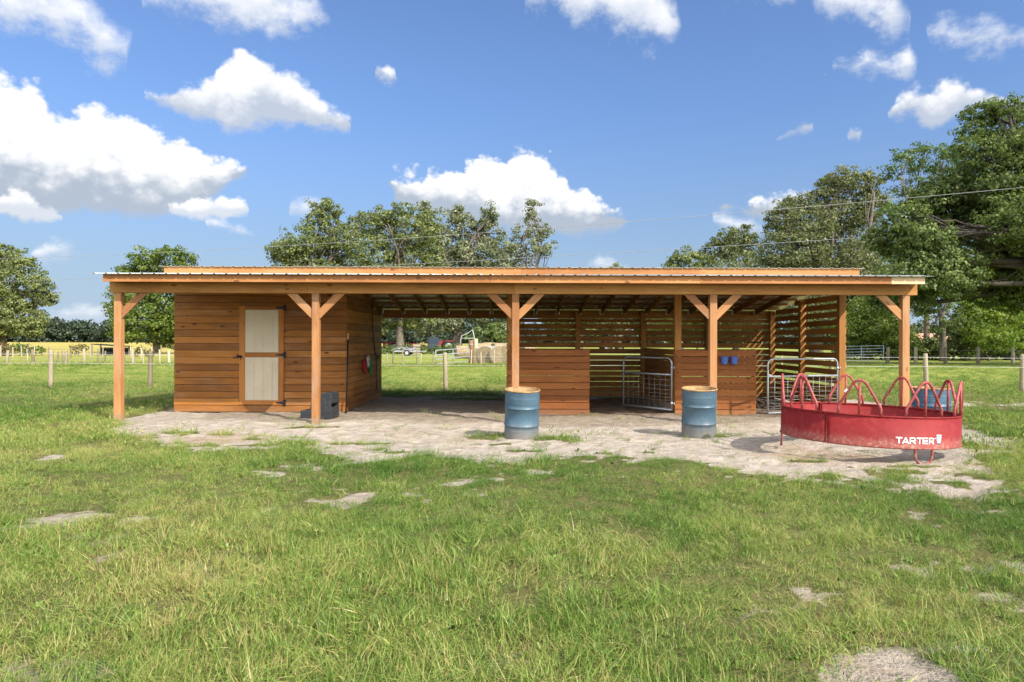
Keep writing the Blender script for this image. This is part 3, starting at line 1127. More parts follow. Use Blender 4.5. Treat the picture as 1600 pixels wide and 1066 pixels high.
def ribbed(x0, x1, yz, pitch=.2286, thick=.0025):
    """ribbed metal sheet following yz = [(y, z), ...]"""
    xs = []
    x = x0
    while x < x1-1e-6:
        for dx, dz in ((0, 0), (.018, .019), (.036, .019), (.054, 0), (.115, 0), (.122, .004), (.135, .004), (.142, 0)):
            if x+dx <= x1: xs.append((x+dx, dz))
        x += pitch
    xs.append((x1, 0))
    V, Fc = [], []
    n = len(xs)
    for s in (0, 1):
        for y, z in yz:
            for xx, dz in xs:
                V.append((xx, y, z+dz-s*thick))
    k = len(yz)*n
    for j in range(len(yz)-1):
        for i in range(n-1):
            a = j*n+i
            Fc.append((a, a+1, a+n+1, a+n))
            Fc.append((k+a, k+a+n, k+a+n+1, k+a+1))
    for i in range(n-1):
        for a in (i, (len(yz)-1)*n+i):
            Fc.append((a, a+k, a+k+1, a+1))
    for j in range(len(yz)-1):
        for a in (j*n, j*n+n-1):
            Fc.append((a, a+n, a+n+k, a+k))
    return MB().poly(V, Fc)


part(ribbed(-7.98, 8.02, [(YF-.082, zporch(YF-.082)+.004), (14.88, zporch(14.88)+.006)]), 'porch_roof', M_ROOF)

# main roof falling to the back
YM0, ZR0, YM1 = 14.96, 3.145, 19.95
MSL = (ZR0-2.50)/(19.33-YM0)


def zmain(y): return ZR0-MSL*(y-YM0)      # top of the rafters


m = MB()
for a, b in ((-7.60, -3.4), (-3.398, .2), (.202, 4.1), (4.102, 7.58)):
    m.box(a, b, 14.90, 14.938, 3.0, 3.205)
part(m, 'main_fascia', W_FASCIA)
raf_x = list(np.arange(-7.42, 7.5, .622))
for X in raf_x:
    r = MB().bar((X, YM0, zmain(YM0)-.07), (X, 19.33, zmain(19.33)-.07), .04, .14)
    o = part(r, 'rafter', W_RAFT)
    hb = zmain(19.30)-.14
    h = MB()
    h.box(X-.026, X-.0215, 19.235, 19.33, hb-.004, hb+.10)
    h.box(X+.0215, X+.026, 19.235, 19.33, hb-.004, hb+.10)
    h.box(X-.026, X+.026, 19.235, 19.33, hb-.010, hb-.006)
    h.box(X-.055, X-.027, 19.322, 19.3285, hb-.01, hb+.10)
    h.box(X+.027, X+.055, 19.322, 19.3285, hb-.01, hb+.10)
    sub(h, 'joist_hanger', M_HANG, o)
for y in np.arange(15.0, 19.9, .61):
    m = MB()
    for a, b in ((-7.55, -2.5), (-2.498, 2.4), (2.402, 7.53)):
        m.bar((a, y, zmain(y)+.02), (b, y, zmain(y)+.02), .085, .036, up=(0, MSL, 1))
    part(m, 'purlin', W_RAFT)
part(ribbed(-7.70, 7.68, [(YM0-.10, zmain(YM0-.10)+.046), (YM1, zmain(YM1)+.046)]), 'main_roof', M_ROOF)
# header over the stalls, back beam
m = MB()
for a, b in ((-3.66, .2), (.203, 3.9), (3.903, 7.5)):
    m.box(a, b, YW-.02, YW+.02, 2.80, 2.995)
part(m, 'beam', W_BEAM)
m = MB()
for a, b in ((-3.68, .1), (.103, 3.75), (3.753, 7.45)):
    m.box(a, b, 19.335, 19.375, 2.245, 2.47)
part(m, 'back_beam', W_BEAM)

# tack room
XL, XR = -7.53, -3.69
RH = .1525
DX0, DX1, DZ0, DZ1 = -6.075, -5.085, .165, 2.362


def siding_front():
    m = MB()
    z = .005
    i = 0
    while z < 3.0:
        h = RH
        z1 = min(z+h, 3.02)
        y0 = YW-.022-(.010 if i == 1 else 0)
        spans = [(XL, XR)]
        if z1 > DZ0+.02 and z < DZ1-.02:
            spans = [(XL, DX0-.008), (DX1+.008, XR)]
        for a, b in spans:
            m.box(a, b, y0+random.uniform(0, .003), YW, z, z1-.011)
        if z < DZ1 < z1 and z1 > DZ1+.02: m.box(DX0-.005, DX1+.005, y0, YW, DZ1+.008, z1-.011)
        z += h
        i += 1
    return m


part(siding_front(), 'wall', W_WALL)


def side_wall(X0, X1, ya=15.245, yb=19.33, zb=.02, rh=RH, gap=.011):
    m = MB()
    z = zb
    while z < 3.0:
        z1 = z+rh-gap
        ymax = min(yb, YM0+(ZR0-.02-z1)/MSL)
        if ymax-ya > .15:
            m.box(X0+random.uniform(0, .003), X1, ya, ymax, z, z1)
        z += rh
    return m


part(side_wall(XR-.022, XR, 15.003+.24), 'wall', W_WALL)
part(side_wall(XL, XL+.022), 'wall', W_WALL)
m = MB()
z = .075
while z < 2.35:
    m.box(XL+.03, XR-.03, 19.31, 19.33, z, z+RH-.0065)
    z += RH
part(m, 'wall', W_WALL)
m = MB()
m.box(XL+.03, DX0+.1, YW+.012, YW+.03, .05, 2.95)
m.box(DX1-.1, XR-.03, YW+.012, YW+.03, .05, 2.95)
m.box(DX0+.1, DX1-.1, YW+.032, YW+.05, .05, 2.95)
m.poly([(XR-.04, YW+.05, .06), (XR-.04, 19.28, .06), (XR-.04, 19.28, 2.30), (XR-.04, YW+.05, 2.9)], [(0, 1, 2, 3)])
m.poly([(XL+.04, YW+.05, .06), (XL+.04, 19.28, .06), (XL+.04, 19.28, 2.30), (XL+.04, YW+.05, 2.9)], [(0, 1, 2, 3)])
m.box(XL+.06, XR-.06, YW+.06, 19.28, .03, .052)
part(m, 'dark_backing', M_BACKING)  # dark sheets added behind the siding so no light leaks through the gaps
# skids and blocks the room stands on
for X in (XL+.1, -5.6, XR-.12):
    part(MB().box(X-.05, X+.05, YW+.12, 19.25, -.04, .055), 'skid', W_BEAM)
for X, Y in ((XR-.10, YW-.03), (XR-.24, YW), (XR-.03, 19.1), (XL+.09, YW), (XR-.03, 17.6)):
    part(MB().box(X-.045, X+.045, Y-.02, Y+.11, -.12, .012), 'foot_block', W_BLOCK)

# door
m = MB()
yd = YW-.036
m.box(DX0, DX0+.125, yd, YW-.012, DZ0, DZ1)
m.box(DX1-.115, DX1, yd, YW-.012, DZ0, DZ1)
m.box(DX0+.126, DX1-.116, yd+.001, YW-.012, DZ1-.085, DZ1)
m.box(DX0+.126, DX1-.116, yd+.001, YW-.012, 1.222, 1.328)
m.box(DX0+.126, DX1-.116, yd+.001, YW-.012, DZ0, DZ0+.095)
door = part(m, 'door', W_TRIM)
for z0, z1 in ((DZ0+.096, 1.221), (1.329, DZ1-.086)):
    m = MB()
    xs = [DX0+.127, DX0+.127+.205, DX0+.127+.405, DX0+.127+.61, DX1-.117]
    for a, b in zip(xs, xs[1:]):
        m.box(a, b-.009, yd+.010, YW-.014, z0, z1)
    m.box(DX0+.127, DX1-.117, yd+.018, YW-.016, z0, z1)
    sub(m, 'door_panel', M_CREAM, door)
for z in (DZ1-.04, 1.275, DZ0+.045):
    m = MB()
    m.box(DX1+.004, DX1+.05, yd-.008, yd+.012, z-.07, z+.07)
    m.prism([(DX1-.17, z-.012), (DX1, z-.032), (DX1, z+.032), (DX1-.17, z+.012)], yd-.007, yd-.001)
    m.tube([(DX1+.002, yd-.01, z-.06), (DX1+.002, yd-.01, z+.06)], .008)
    sub(m, 'hinge', M_BLACK, door)
m = MB()
m.box(DX0-.05, DX0+.07, yd-.010, yd-.001, 1.21, 1.26)
m.tube([(DX0-.03, yd-.03, 1.235), (DX0+.05, yd-.03, 1.235)], .012)
m.tube([(DX0+.05, yd-.03, 1.235), (DX0+.045, yd-.035, 1.16)], .008)
m.box(DX0-.045, DX0-.02, yd-.035, yd-.001, 1.20, 1.27)
sub(m, 'latch', M_BLACK, door)

# stall posts
for X, Y, z1 in ((-.03, YW, 2.80), (3.695, YW, 2.80), (7.345, YW, 2.80), (7.36, 17.32, 2.66), (7.33, 19.25, 2.44), (1.85, 19.26, 2.44), (3.70, 19.26, 2.44), (5.52, 19.26, 2.44), (.0, 19.26, 2.44), (3.80, 17.3, 1.40)):
    part(MB().box(X-.068, X+.068, Y-.068, Y+.068, -.2, z1), 'stall_post', W_BEAM if Y < 16 else W_SLAT)


def half_wall(x0, x1, holes=True):
    m = MB()
    z = -.05
    rows = [.137]*11
    for i in range(10):
        z1 = z+.143
        g = .008+random.random()*.005
        if i == 9: z1 += .0
        if i == 8: g = .018
        m.box(x0+random.uniform(0, .012), x1-random.uniform(0, .015), YW-.092+random.uniform(0, .003), YW-.069, z, z1-g)
        z += .1475
    m.box(x0+.02, x0+.06, YW-.068, YW-.03, -.05, 1.40)
    m.box(x1-.11, x1-.02, YW-.068, YW-.03, -.05, 1.44)
    return m


part(half_wall(-.10, 1.735), 'half_wall', W_HALF)
part(half_wall(3.62, 5.43), 'half_wall', W_HALF)


def slats_z():
    z, out = .03, []
    for i in range(30):
        h = .138
        if z > 2.22: break
        out.append((z, min(z+h, 2.235)))
        zc = z+h
        g = .008 if zc < .35 else (.013 if zc < 1.15 else (.036 if zc < 1.75 else .044))
        z += h+g
    return out


m = MB()
for z0, z1 in slats_z():
    for a, b in ((0.02, 3.70), (3.702, 7.39)):
        s = random.uniform(-.006, .006)
        m.box(a, b, 19.335, 19.357, z0+s, z1+s)
part(m, 'slat_wall', W_SLAT)


def slat_side(X0, X1, zt=3.0, ya=15.18, yb=19.33):
    m = MB()
    z, i = .02, 0
    while z < zt:
        z1 = z+.130
        ymax = min(yb, YM0+(ZR0-.03-z1)/MSL)
        if ymax-ya > .2:
            s = random.uniform(-.005, .005)
            m.bar((0.5*(X0+X1), ya, z+.065+s+random.uniform(-.006, .006)), (0.5*(X0+X1), ymax, z+.065+s), X1-X0, .130)
        z = z1+(.016 if z1 < .5 else .060)
        i += 1
    return m


part(slat_side(7.416, 7.432), 'slat_wall', W_SLAT)
part(slat_side(-.122, -.100), 'slat_wall', W_SLAT)
m = MB()
z = .0
for i in range(10):
    m.box(3.735, 3.757, 15.32, 19.2, z, z+.138-.004)
    z += .143
part(m, 'partition_wall', W_SLAT)


def arc_pts(c, r, a0, a1, n=6):
    return [(c[0]+r*math.cos(math.radians(a0+(a1-a0)*i/n)), c[1]+r*math.sin(math.radians(a0+(a1-a0)*i/n))) for i in range(n+1)]


def gate(hx, hy, ang, length, nv):
    """bow gate hinged at hx,hy; local +x runs from the hinge to the free end"""
    R = Matrix.Translation((hx, hy, 0)) @ Matrix.Rotation(ang, 4, 'Z')

    def W(x, z, y=0): return R @ Vector((x, y, z))
    z0, z1, r = .06, 1.23, .13
    path = [(0, z0), (0, z1-r)]+arc_pts((r, z1-r), r, 180, 90)[1:]+arc_pts((length-r, z1-r), r, 90, 0)+[(length, z0)]
    m = MB()
    m.tube([W(*p) for p in path], .0195, 10)
    m.tube([W(0, z0+.02), W(length, z0+.02)], .020, 8)
    m.tube([W(0, .86), W(length, .86)], .020, 8)
    m.tube([W(length-.02, .90), W(length-.10, .87)], .014, 6)
    fr = part(m, 'stall_gate', M_GALV)
    m = MB()
    for i in range(1, nv+1):
        x = length*i/(nv+1)
        m.tube([W(x, z0+.02, .012), W(x, .86, .012)], .0032, 5)
    zz = [.12, .17, .22, .28, .35, .43, .52, .62, .74]
    for z in zz:
        m.tube([W(.0, z, .006), W(length, z+.004, .006)], .0030, 5)
    sub(m, 'wire_mesh', M_WIRE, fr)
    for z in (.22, 1.02):
        m = MB()
        m.tube([W(0, z-.035), W(0, z+.035)], .028, 8)
        m.tube([W(0, z), W(-.075, z)], .009, 6)
        m.tube([W(-.07, z-.03), W(-.07, z+.03)], .012, 6)
        sub(m, 'hinge', M_GALV, fr)


gate(3.555, YW-.05, math.radians(127), 1.46, 8)
gate(7.22, YW-.10, math.radians(198.5), 1.86, 10)

# ------------------------------------------------------------------ things around the shelter


def drum(loc, rz, label, tilt=(0, 0)):
    t = empty('steel_drum', loc, rz)
    t.rotation_euler = (Matrix.Rotation(tilt[0], 3, 'X') @ Matrix.Rotation(tilt[1], 3, 'Y') @ Matrix.Rotation(rz, 3, 'Z')).to_euler()
    tag(t, label, 'drum', 'blue steel drums')
    R = .286
    prof = [(R-.012, 0), (R+.006, .004), (R+.008, .014), (R, .022)]

    def rib(z, h=.012, w=.016):
        return [(R, z-w), (R+h*.7, z-w*.45), (R+h, z), (R+h*.7, z+w*.45), (R, z+w)]
    for z in (.10, .135, .17, .205): prof += [(R, z-.012), (R+.004, z), (R, z+.012)]
    prof += rib(.295)
    prof += rib(.585)
    for z in (.665, .70, .735): prof += [(R, z-.012), (R+.004, z), (R, z+.012)]
    prof += [(R, .80), (R+.001, .86)]
    b = MB().lathe(prof, 56)
    # a few dents
    o = b.build('body', M_DRUM, t)
    rng = random.Random(rz*100+5)
    dents = [(rng.uniform(0, 6.28), rng.uniform(.2, .75), rng.uniform(.003, .007)) for _ in range(5)]+[(-1.7-rz, .46, .014)]
    for v in o.data.vertices:
        a = math.atan2(v.co.y, v.co.x)
        for da, dz, dd in dents:
            q = ((math.atan2(math.sin(a-da), math.cos(a-da))*.29/.10)**2+((v.co.z-dz)/.07)**2)
            k = 1-dd/.29*math.exp(-q)
            v.co.x *= k
            v.co.y *= k
    rim = [(R, .856), (R+.010, .862), (R+.012, .872), (R+.008, .880), (R-.004, .881), (R-.008, .872), (R-.006, .856)]
    MB().lathe(rim, 56).build('rim', M_RUST, t)
    MB().lathe([(R-.007, .858), (R-.022, .835), (R-.022, .36), (.15, .34), (.01, .345)], 56, cap_hi=True).build('inside', M_RUST, t)
    return t


def at(px, py, dz=0):
    """ground point under a photo pixel"""
    yy = py-(px-800)*ROLL
    Y = F*CAMZ/(yy-533)
    return (px-800)/F*Y, Y


x, y = .16, 11.42
drum((x, y, gz1(x, y)-.075), .4, 'blue steel drum with rusty open top in front of the middle porch post', (math.radians(4.5), math.radians(1.2)))
x, y = 3.20, 11.68
drum((x, y, gz1(x, y)-.065), 2.1, 'dented blue steel drum standing beside the porch post left of the red feeder', (math.radians(4.0), math.radians(-.5)))
x, y = 7.0, 11.4
drum((x, y, gz1(x, y)-.02), 4.0, 'blue steel drum behind the red feeder ring')

# mounting block
t = empty('mounting_block', (-3.92, 14.30, gz1(-3.9, 14.2)-.02), math.radians(-8))
t.scale = (.95, .95, .94)
tag(t, 'dark grey plastic mounting block with three steps behind a porch post', 'mounting block')


def stepped(y0, y1, ins=0.0):
    o = [(-.46+ins, 0), (-.46+ins, .16-ins), (-.44+ins, .185-ins), (-.24+ins, .185-ins), (-.225+ins, .345-ins), (-.20+ins, .37-ins), (.0+ins, .37-ins), (.012+ins, .54-ins), (.04+ins, .575-ins),
         (.20-ins, .575-ins), (.235-ins, .55-ins), (.25-ins, 0)]
    return MB().prism(o[::-1], y0, y1)


stepped(-.235, -.185).build('side_panel', M_PLASTIC, t, bevel=.014)
stepped(.185, .235).build('side_panel', M_PLASTIC, t, bevel=.014)
m = MB()
for x0, x1, z in ((-.45, -.22, .18), (-.235, .01, .362), (0.0, .245, .567)):
    m.box(x0, x1, -.184, .184, z-.05, z)
m.build('step', M_PLASTIC, t, bevel=.012)
m = MB()
m.box(-.452, -.43, -.184, .184, .01, .128)
m.box(-.232, -.20, -.184, .184, .16, .31)
m.box(.005, .035, -.184, .184, .32, .515)
m.box(.205, .243, -.184, .184, .02, .26)
m.box(.205, .243, -.184, .184, .335, .515)
m.build('riser', M_PLASTIC, t, bevel=.01)

# feeder ring
FX, FY, FR = 5.19, 10.0, 1.166
t = empty('hay_feeder', (FX, FY, .165+gz1(FX, FY)*.5))
t.rotation_euler = (math.radians(-.4), math.radians(1.5), 0)
tag(t, 'round red steel hay feeder ring with nine arched bars', 'hay feeder')
ZT, ZL = .455, .03


def pol(a, r, z):
    a = math.radians(a)
    return Vector((r*math.sin(a), -r*math.cos(a), z))


for c0 in (-52, 68, 188):
    n = 40
    V, Fc = [], []
    prof = [(FR-.002, ZL), (FR+.012, ZL+.006), (FR+.014, ZL+.016), (FR, ZL+.030), (FR, ZT-.02), (FR-.004, ZT-.02), (FR-.004, ZL+.02)]
    a0, a1 = c0+.25, c0+119.75
    for i in range(n+1):
        a = a0+(a1-a0)*i/n
        for r, z in prof: V.append(pol(a, r, z))
    k = len(prof)
    for i in range(n):
        for j in range(k):
            l = (j+1) % k
            Fc.append((i*k+j, (i+1)*k+j, (i+1)*k+l, i*k+l))
    Fc += [tuple(range(k)), tuple(reversed(range(n*k, n*k+k)))]
    m = MB().poly(V, Fc, smooth=True)
    pn = m.build('side_panel', M_FEED, t)
    for aa in (a0+.35, a1-.35):
        f = MB().bar(pol(aa, FR+.012, ZL+.01), pol(aa, FR+.012, ZT-.01), .008, .02, up=tuple(pol(aa, 1, 0)))
        f.bar(pol(aa, FR-.02, ZL+.01), pol(aa, FR-.02, ZT-.01), .008, .04, up=tuple(pol(aa, 1, 0)))
        f.build('flange', M_FEED, pn)
MB().tube([pol(i*5, FR-.002, ZT-.012) for i in range(72)], .0135, 8, closed=True).build('top_rail', M_FEED, t)
for hi in range(9):
    a = -152+40*hi
    hw = 12.6
    path = []
    pr = [(-hw, 0), (-hw, .10), (-hw*.96, .135), (-hw*.82, .19), (-hw*.36, .405), (-hw*.24, .445), (-hw*.10, .466), (0, .471)]
    path = pr+[(-x, z) for x, z in pr[-2::-1]]
    m = MB().tube([pol(a+x, FR-.006, ZT-.02+z) for x, z in path], .0185, 8)
    hoop = m.build('hoop', M_HOOP, t)
    MB().tube([pol(a, FR-.006, ZT-.02), pol(a, FR-.006, ZT+.44)], .0165, 8).build('upright', M_HOOP, hoop)
for a in (8, 128, -112):
    path = []
    for q in np.linspace(0, 180, 13):
        path.append((math.cos(math.radians(q)), math.sin(math.radians(q))))
    pp = [(6.0, ZL+.10), (6.0, -.03)]+[(6.0*c, -.05-.115*s) for c, s in path]+[(-6.0, -.03), (-6.0, ZL+.10)]
    MB().tube([pol(a+x, FR-.014, z) for x, z in pp], .016, 8).build('leg', M_FEED, t)
m = MB().bar(pol(-32-8.6, FR+.0125, ZT+.285), pol(-32-7.2, FR+.0125, ZT+.325), .026, .003, up=tuple(pol(-40, 1, 0)))
m.build('sticker', M_WHITE, t)


# lettering on the feeder
def stroke_text():
    """wide capitals drawn as flat strokes; unit height 1"""
    st = .20

    def seg(a, b): return ('s', a, b)
    W_ = 1.12
    G = {
        'T': [seg((0, .9), (W_, .9)), seg((W_/2, 0), (W_/2, .82))],
        'A': [seg((.06, 0), (W_/2, .93)), seg((W_-.06, 0), (W_/2, .93)), seg((.28, .27), (W_-.28, .27))],
        'R': [seg((.1, 0), (.1, 1)), seg((.18, .9), (W_-.3, .9)), seg((.18, .42), (W_-.3, .42)), seg((W_-.16, .52), (W_-.16, .80)), seg((W_-.32, .92), (W_-.13, .76)), seg((W_-.32, .40), (W_-.13, .56)), seg((.52, .40), (W_-.06, .0))],
        'E': [seg((.1, 0), (.1, 1)), seg((.18, .9), (W_-.05, .9)), seg((.18, .5), (W_-.12, .5)), seg((.18, .1), (W_-.05, .1))],
    }
    x, out = 0, []
    for ch in 'TARTER':
        for _, a, b in G[ch]:
            out.append(((a[0]+x, a[1]), (b[0]+x, b[1]), st))
        x += W_+(.14 if ch != 'T' else .02)
    return out, x


segs, wtot = stroke_text()
A_0, A_1, TZ, TH = -10.6, 15.0, .108, .082
k = (A_1-A_0)/wtot
m = MB()


def ring_pt(x, z, lift=.0045):
    return pol(A_0+x*k, FR+lift, TZ+z*TH)


def strip_poly(p, q, w, lift=.0045):
    dx, dz = q[0]-p[0], q[1]-p[1]
    L = math.hypot(dx, dz)
    ox, oz = -dz/L*w/2, dx/L*w/2
    V = [ring_pt(p[0]-ox, p[1]-oz, lift), ring_pt(q[0]-ox, q[1]-oz, lift), ring_pt(q[0]+ox, q[1]+oz, lift), ring_pt(p[0]+ox, p[1]+oz, lift)]
    return V


for i, (p, q, w) in enumerate(segs):
    m.poly(strip_poly(p, q, w*(1.0), .0045+.00006*i), [(0, 1, 2, 3)])
mx_ = wtot+.10
m.poly([ring_pt(mx_+.11*math.cos(a), .88+.10*math.sin(a)) for a in np.linspace(0, 6.283, 9)[:-1]], [tuple(range(8))])
m.build('lettering', M_WHITE, t)
# emblem: shield of waving bands
ex0, ew, ez0, eh = wtot+.40, 1.15, -.02, 1.42
for layer, (mat, nm) in enumerate(((M_WHITE, 'emblem'), (M_LOGO, 'emblem_stripe'))):
    m = MB()
    bands = 4
    for b in range(bands):
        zt = ez0+eh*(1-b/bands)
        zb = zt-eh/bands
        if layer == 0:
            lo, hi = zb+.17, zt
        else:
            lo, hi = zb, zb+.18
        for i in range(6):
            f0, f1 = i/6, (i+1)/6

            def wv(f): return .07*math.sin(f*6.0)+.10*f

            def edge(f, z):
                c = max(0, 1-(z-ez0)/eh)
                s_ = 1-.42*max(0, c-.45)/.55
                return ex0+ew*(.5+(f-.5)*s_)
            V = [ring_pt(edge(f0, lo), lo+wv(f0), .0045+.0002*layer), ring_pt(edge(f1, lo), lo+wv(f1), .0045+.0002*layer), ring_pt(edge(f1, hi), hi+wv(f1), .0045+.0002*layer), ring_pt(edge(f0, hi), hi+wv(f0), .0045+.0002*layer)]
            m.poly(V, [(0, 1, 2, 3)])
    m.build(nm, mat, t)

# blue feed cups on the half wall
for i, px in enumerate((1128.5, 1143.5)):
    X = (px-800)/SW
    t = empty('feed_cup', (X, YW-.17, 1.10))
    tag(t, ('small blue plastic cup hung on the stall boards, nearer the porch post', 'small blue plastic cup hung on the stall boards, farther from the porch post')[i], 'cup', 'blue cups on the stall boards')
    MB().lathe([(.045, 0), (.066, .02), (.088, .17), (.093, .172), (.084, .17), (.06, .02), (.01, .012)], 24, cap_lo=True, cap_hi=True).build('cup', M_BLUECUP, t)
    MB().bar((0, .066, .17), (0, .066, .05), .03, .008, up=(0, 1, 0)).build('hook', M_BLACK, t)

# halter bundle, rod and cord on the tack room's side
XS = XR+.012


def loop(cx, cy, cz, ry, rz, n=18, wob=.02, ax=0.0):
    return [(XS+.03+ax*math.sin(a*2)*.02+random.uniform(0, .012), cy+ry*math.sin(a)+random.uniform(-wob, wob), cz-rz+rz*math.cos(a)+random.uniform(-wob, wob)) for a in np.linspace(0, 6.283, n+1)[:-1]]


def halter(y, z, mat, label, ry, rz, extra=None):
    t = empty('halter', (XS, y, z))
    tag(t, label, 'halter')
    o = Vector((XS, y, z))

    def loc(l): return [Vector(p)-o for p in l]
    m = MB()
    for k in range(5):
        m.tube(loc(loop(0, y+random.uniform(-.05, .05), z+random.uniform(-.03, .02), ry*random.uniform(.6, 1.1), rz*random.uniform(.7, 1.1))), .014, 6, closed=True)
    m.build('strap', mat, t)
    m = MB()
    m.tube([(.0, 0, .015), (.05, 0, .012), (.06, 0, .035)], .007, 6)
    m.build('hook', M_BLACK, t)
    m = MB()
    m.tube(loc([(XS+.03, y+.08, z-.1), (XS+.035, y+.1, z-.1-rz*1.4), (XS+.04, y+.07, z-.12-rz*2.0)]), .013, 6)
    m.build('lead_rope', extra or mat, t)


halter(16.85, 1.10, M_ROPE_R, 'red halter bundle hanging on the tack room side wall', .14, .12)
halter(17.30, 1.20, M_ROPE_W, 'pale webbing halter with dark strap between red halter and green rope', .10, .12, M_BLACK)
halter(17.62, 1.12, M_ROPE_G, 'green rope hanging lowest on the tack room side wall', .10, .17)
t = MB().tube([(XR+.03, YW-.18, -.02), (XR+.035, YW-.12, .6), (XR+.045, YW-.07, 1.62)], .017, 8).build('broom_handle', M_BLACK)
MB().tube([(XR+.045, YW-.07, 1.62), (XR+.047, YW-.068, 1.76)], .015, 8).build('grip', W_BLOCK, t)
tag(t, 'thin dark rod with pale tip leaning on the tack room corner', 'rod')
m = MB()
ycd = 18.0
m.tube([(XS+.01, 17.95, 2.62), (XS+.02, 17.9, 2.52), (XS+.018, 17.93, 2.35), (XS+.012, 17.98, 1.9), (XS+.014, 18.2, 1.35), (XS+.02, 18.7, 1.12), (XS+.018, 18.75, 1.18), (XS+.012, 18.55, 1.2), (XS+.012, 18.45, .7), (XS+.012, 18.5, .25)], .010, 6)
t = m.build('extension_cable', M_BLACK)
MB().tube([(XS+.012, 17.93, 2.5), (XS+.016, 17.99, 1.85), (XS+.02, 18.3, 1.2), (XS+.02, 18.68, 1.10)], .007, 5).build('loop', M_BLACK, t)
tag(t, 'black electric cord dangling down the tack room side wall', 'cord')

# ------------------------------------------------------------------ fences


def fence(name, label, posts, wires, pmat, wmat, lean=.03):
    """posts: (x, y, height, radius)"""
    t = empty(name, (posts[0][0], posts[0][1], 0))
    tag(t, label, 'fence')
    o = Vector((posts[0][0], posts[0][1], 0))
    for x, y, h, r in posts:
        lx, ly = random.uniform(-lean, lean), random.uniform(-lean, lean)
        z = gz1(x, y)
        b = Vector((x, y, z))-o
        k = 7
        m = MB().tube([b+Vector((lx*f*h, ly*f*h, -.2*(1-f)+h*f)) for f in (0, .3, .6, .97, 1)], [r*1.05, r, r*.97, r*.93, r*.8], k)
        m.build('post', pmat if not isinstance(pmat, list) else random.choice(pmat), t)
    for z in wires:
        pts_ = []
        for (x, y, h, r), (x2, y2, h2, r2) in zip(posts, posts[1:]):
            for f in (0, .5):
                pts_.append(Vector((x+(x2-x)*f, y+(y2-y)*f-r, z*(1 if f == 0 else .985)+gz1(x, y)))-o)
        x, y, h, r = posts[-1]
        pts_.append(Vector((x, y-r, z))-o)
        MB().tube(pts_, .0045 if wmat is M_TAPE else .004, 4).build('wire', wmat, t)
    return t


YN = 22.4
fence('paddock_fence', 'paddock fence of round grey posts and thin white wires behind the shelter', [(x, YN-.02*x, 1.24, .075) for x in (-18.8, -15.35, -12.0, -8.7, -5.4, -2.17, 1.2, 4.4, 7.4, 10.4, 13.45, 16.5, 19.6)], [.82, 1.12], [W_GREY], M_TAPE)
A = [(px-800)/F*43 for px in (-30, -8, 14, 41, 58, 85, 97, 107, 130, 155, 167, 190, 212, 226, 247, 268, 290, 320, 350, 380, 410, 440, 470, 500, 530, 560, 585, 603, 613, 632, 651, 656, 676)]
fence('field_fence', 'old field fence of crooked pale stakes at the edge of the mown grass', [(x, 43+.3*math.sin(x*3), random.uniform(.8, 1.02), random.choice([.03, .035, .05, .09])*1.0) for x in A], [.35, .7], [W_GREY, W_GREY, W_OLD], M_WIRE, .09)
Bp = [(px-800)/F*58 for px in (-20, 1, 20, 34, 53, 75, 100, 111, 142, 160, 178, 205, 221, 238, 250, 275, 300)]
fence('old_fence', 'second row of thin grey stakes in the rough grass before the golden field', [(x, 58, random.uniform(.9, 1.15), random.choice([.04, .045, .06])) for x in Bp], [.5, .9], [W_GREY, W_OLD], M_WIRE, .06)
C2 = [(px-800)/F*44.0 for px in (736, 752, 772, 800, 840, 880, 930, 980, 1040, 1100, 1160, 1220, 1290)]
fence('field_fence', 'fence of thin stakes running in front of the hay bales', [(x, 44+.2*math.sin(x), random.uniform(.85, 1.05), .04) for x in C2], [.4, .8], [W_GREY, W_OLD], M_WIRE, .05)
D2 = [(px-800)/F*51 for px in (1387, 1431, 1478, 1529, 1583, 1640, 1700)]
fence('shaded_fence', 'grey post fence in the shade of the big oaks', [(x, 51, 1.25, .13) for x in D2], [.6, 1.0], [W_GREY], M_WIRE, .03)
for px, y, h, r, mt, lb in ((736, 45.5, 1.65, .17, W_GATE, 'thick reddish wooden gate post beside the white gate'), (743.5, 47.5, 1.75, .14, W_OLD, 'tall pale wooden post before the far hay bales')):
    x = (px-800)/F*y
    t = MB().tube([(0, 0, -.2), (.01, 0, h*.6), (.0, .01, h-.02), (0, .01, h)], [r*1.05, r, r*.95, r*.8], 9).build('gate_post', mt)
    t.location = (x, y, 0)
    MB().lathe([(r*.99, h-.30), (r*1.02, h-.29), (r*1.02, h-.27), (r*.99, h-.26)], 9).build('wire_wrap', M_WIRE, t)
    tag(t, lb, 'post')


def pipe_gate(name, label, p0, p1, h, rails, mat, sag=0):
    p0, p1 = Vector(p0), Vector(p1)
    t = empty(name, p0)
    tag(t, label, 'gate')
    d = p1-p0
    m = MB()
    up = Vector((0, 0, h))
    m.tube([(0, 0, .12), up], .03, 6)
    m.tube([d+Vector((0, 0, .12)), d+up], .03, 6)
    m.tube([d*.5+Vector((0, 0, .15)), d*.5+up], .025, 6)
    m.build('frame', mat, t)
    for i in range(rails):
        z = .15+(h-.15)*i/(rails-1)
        MB().tube([(0, 0, z), d+Vector((0, 0, z))], .03 if rails < 6 else .024, 6).build('rail', mat, t)


a, b = P(681, 560, 42.5), P(733, 560, 45.0)
pipe_gate('field_gate', 'white pipe gate standing ajar before the hay bales', (a.x, a.y, 0), (b.x, b.y, .12), 1.0, 4, M_GATEW)
a, b = P(1312, 560, 52.5), P(1381, 560, 51.2)
pipe_gate('field_gate', 'blue grey pipe gate in the shade below the oaks', (a.x, a.y, 0), (b.x, b.y, .1), 1.25, 6, M_GATEG)

# ------------------------------------------------------------------ hay bales
GB = 'round hay bales by the far fence'


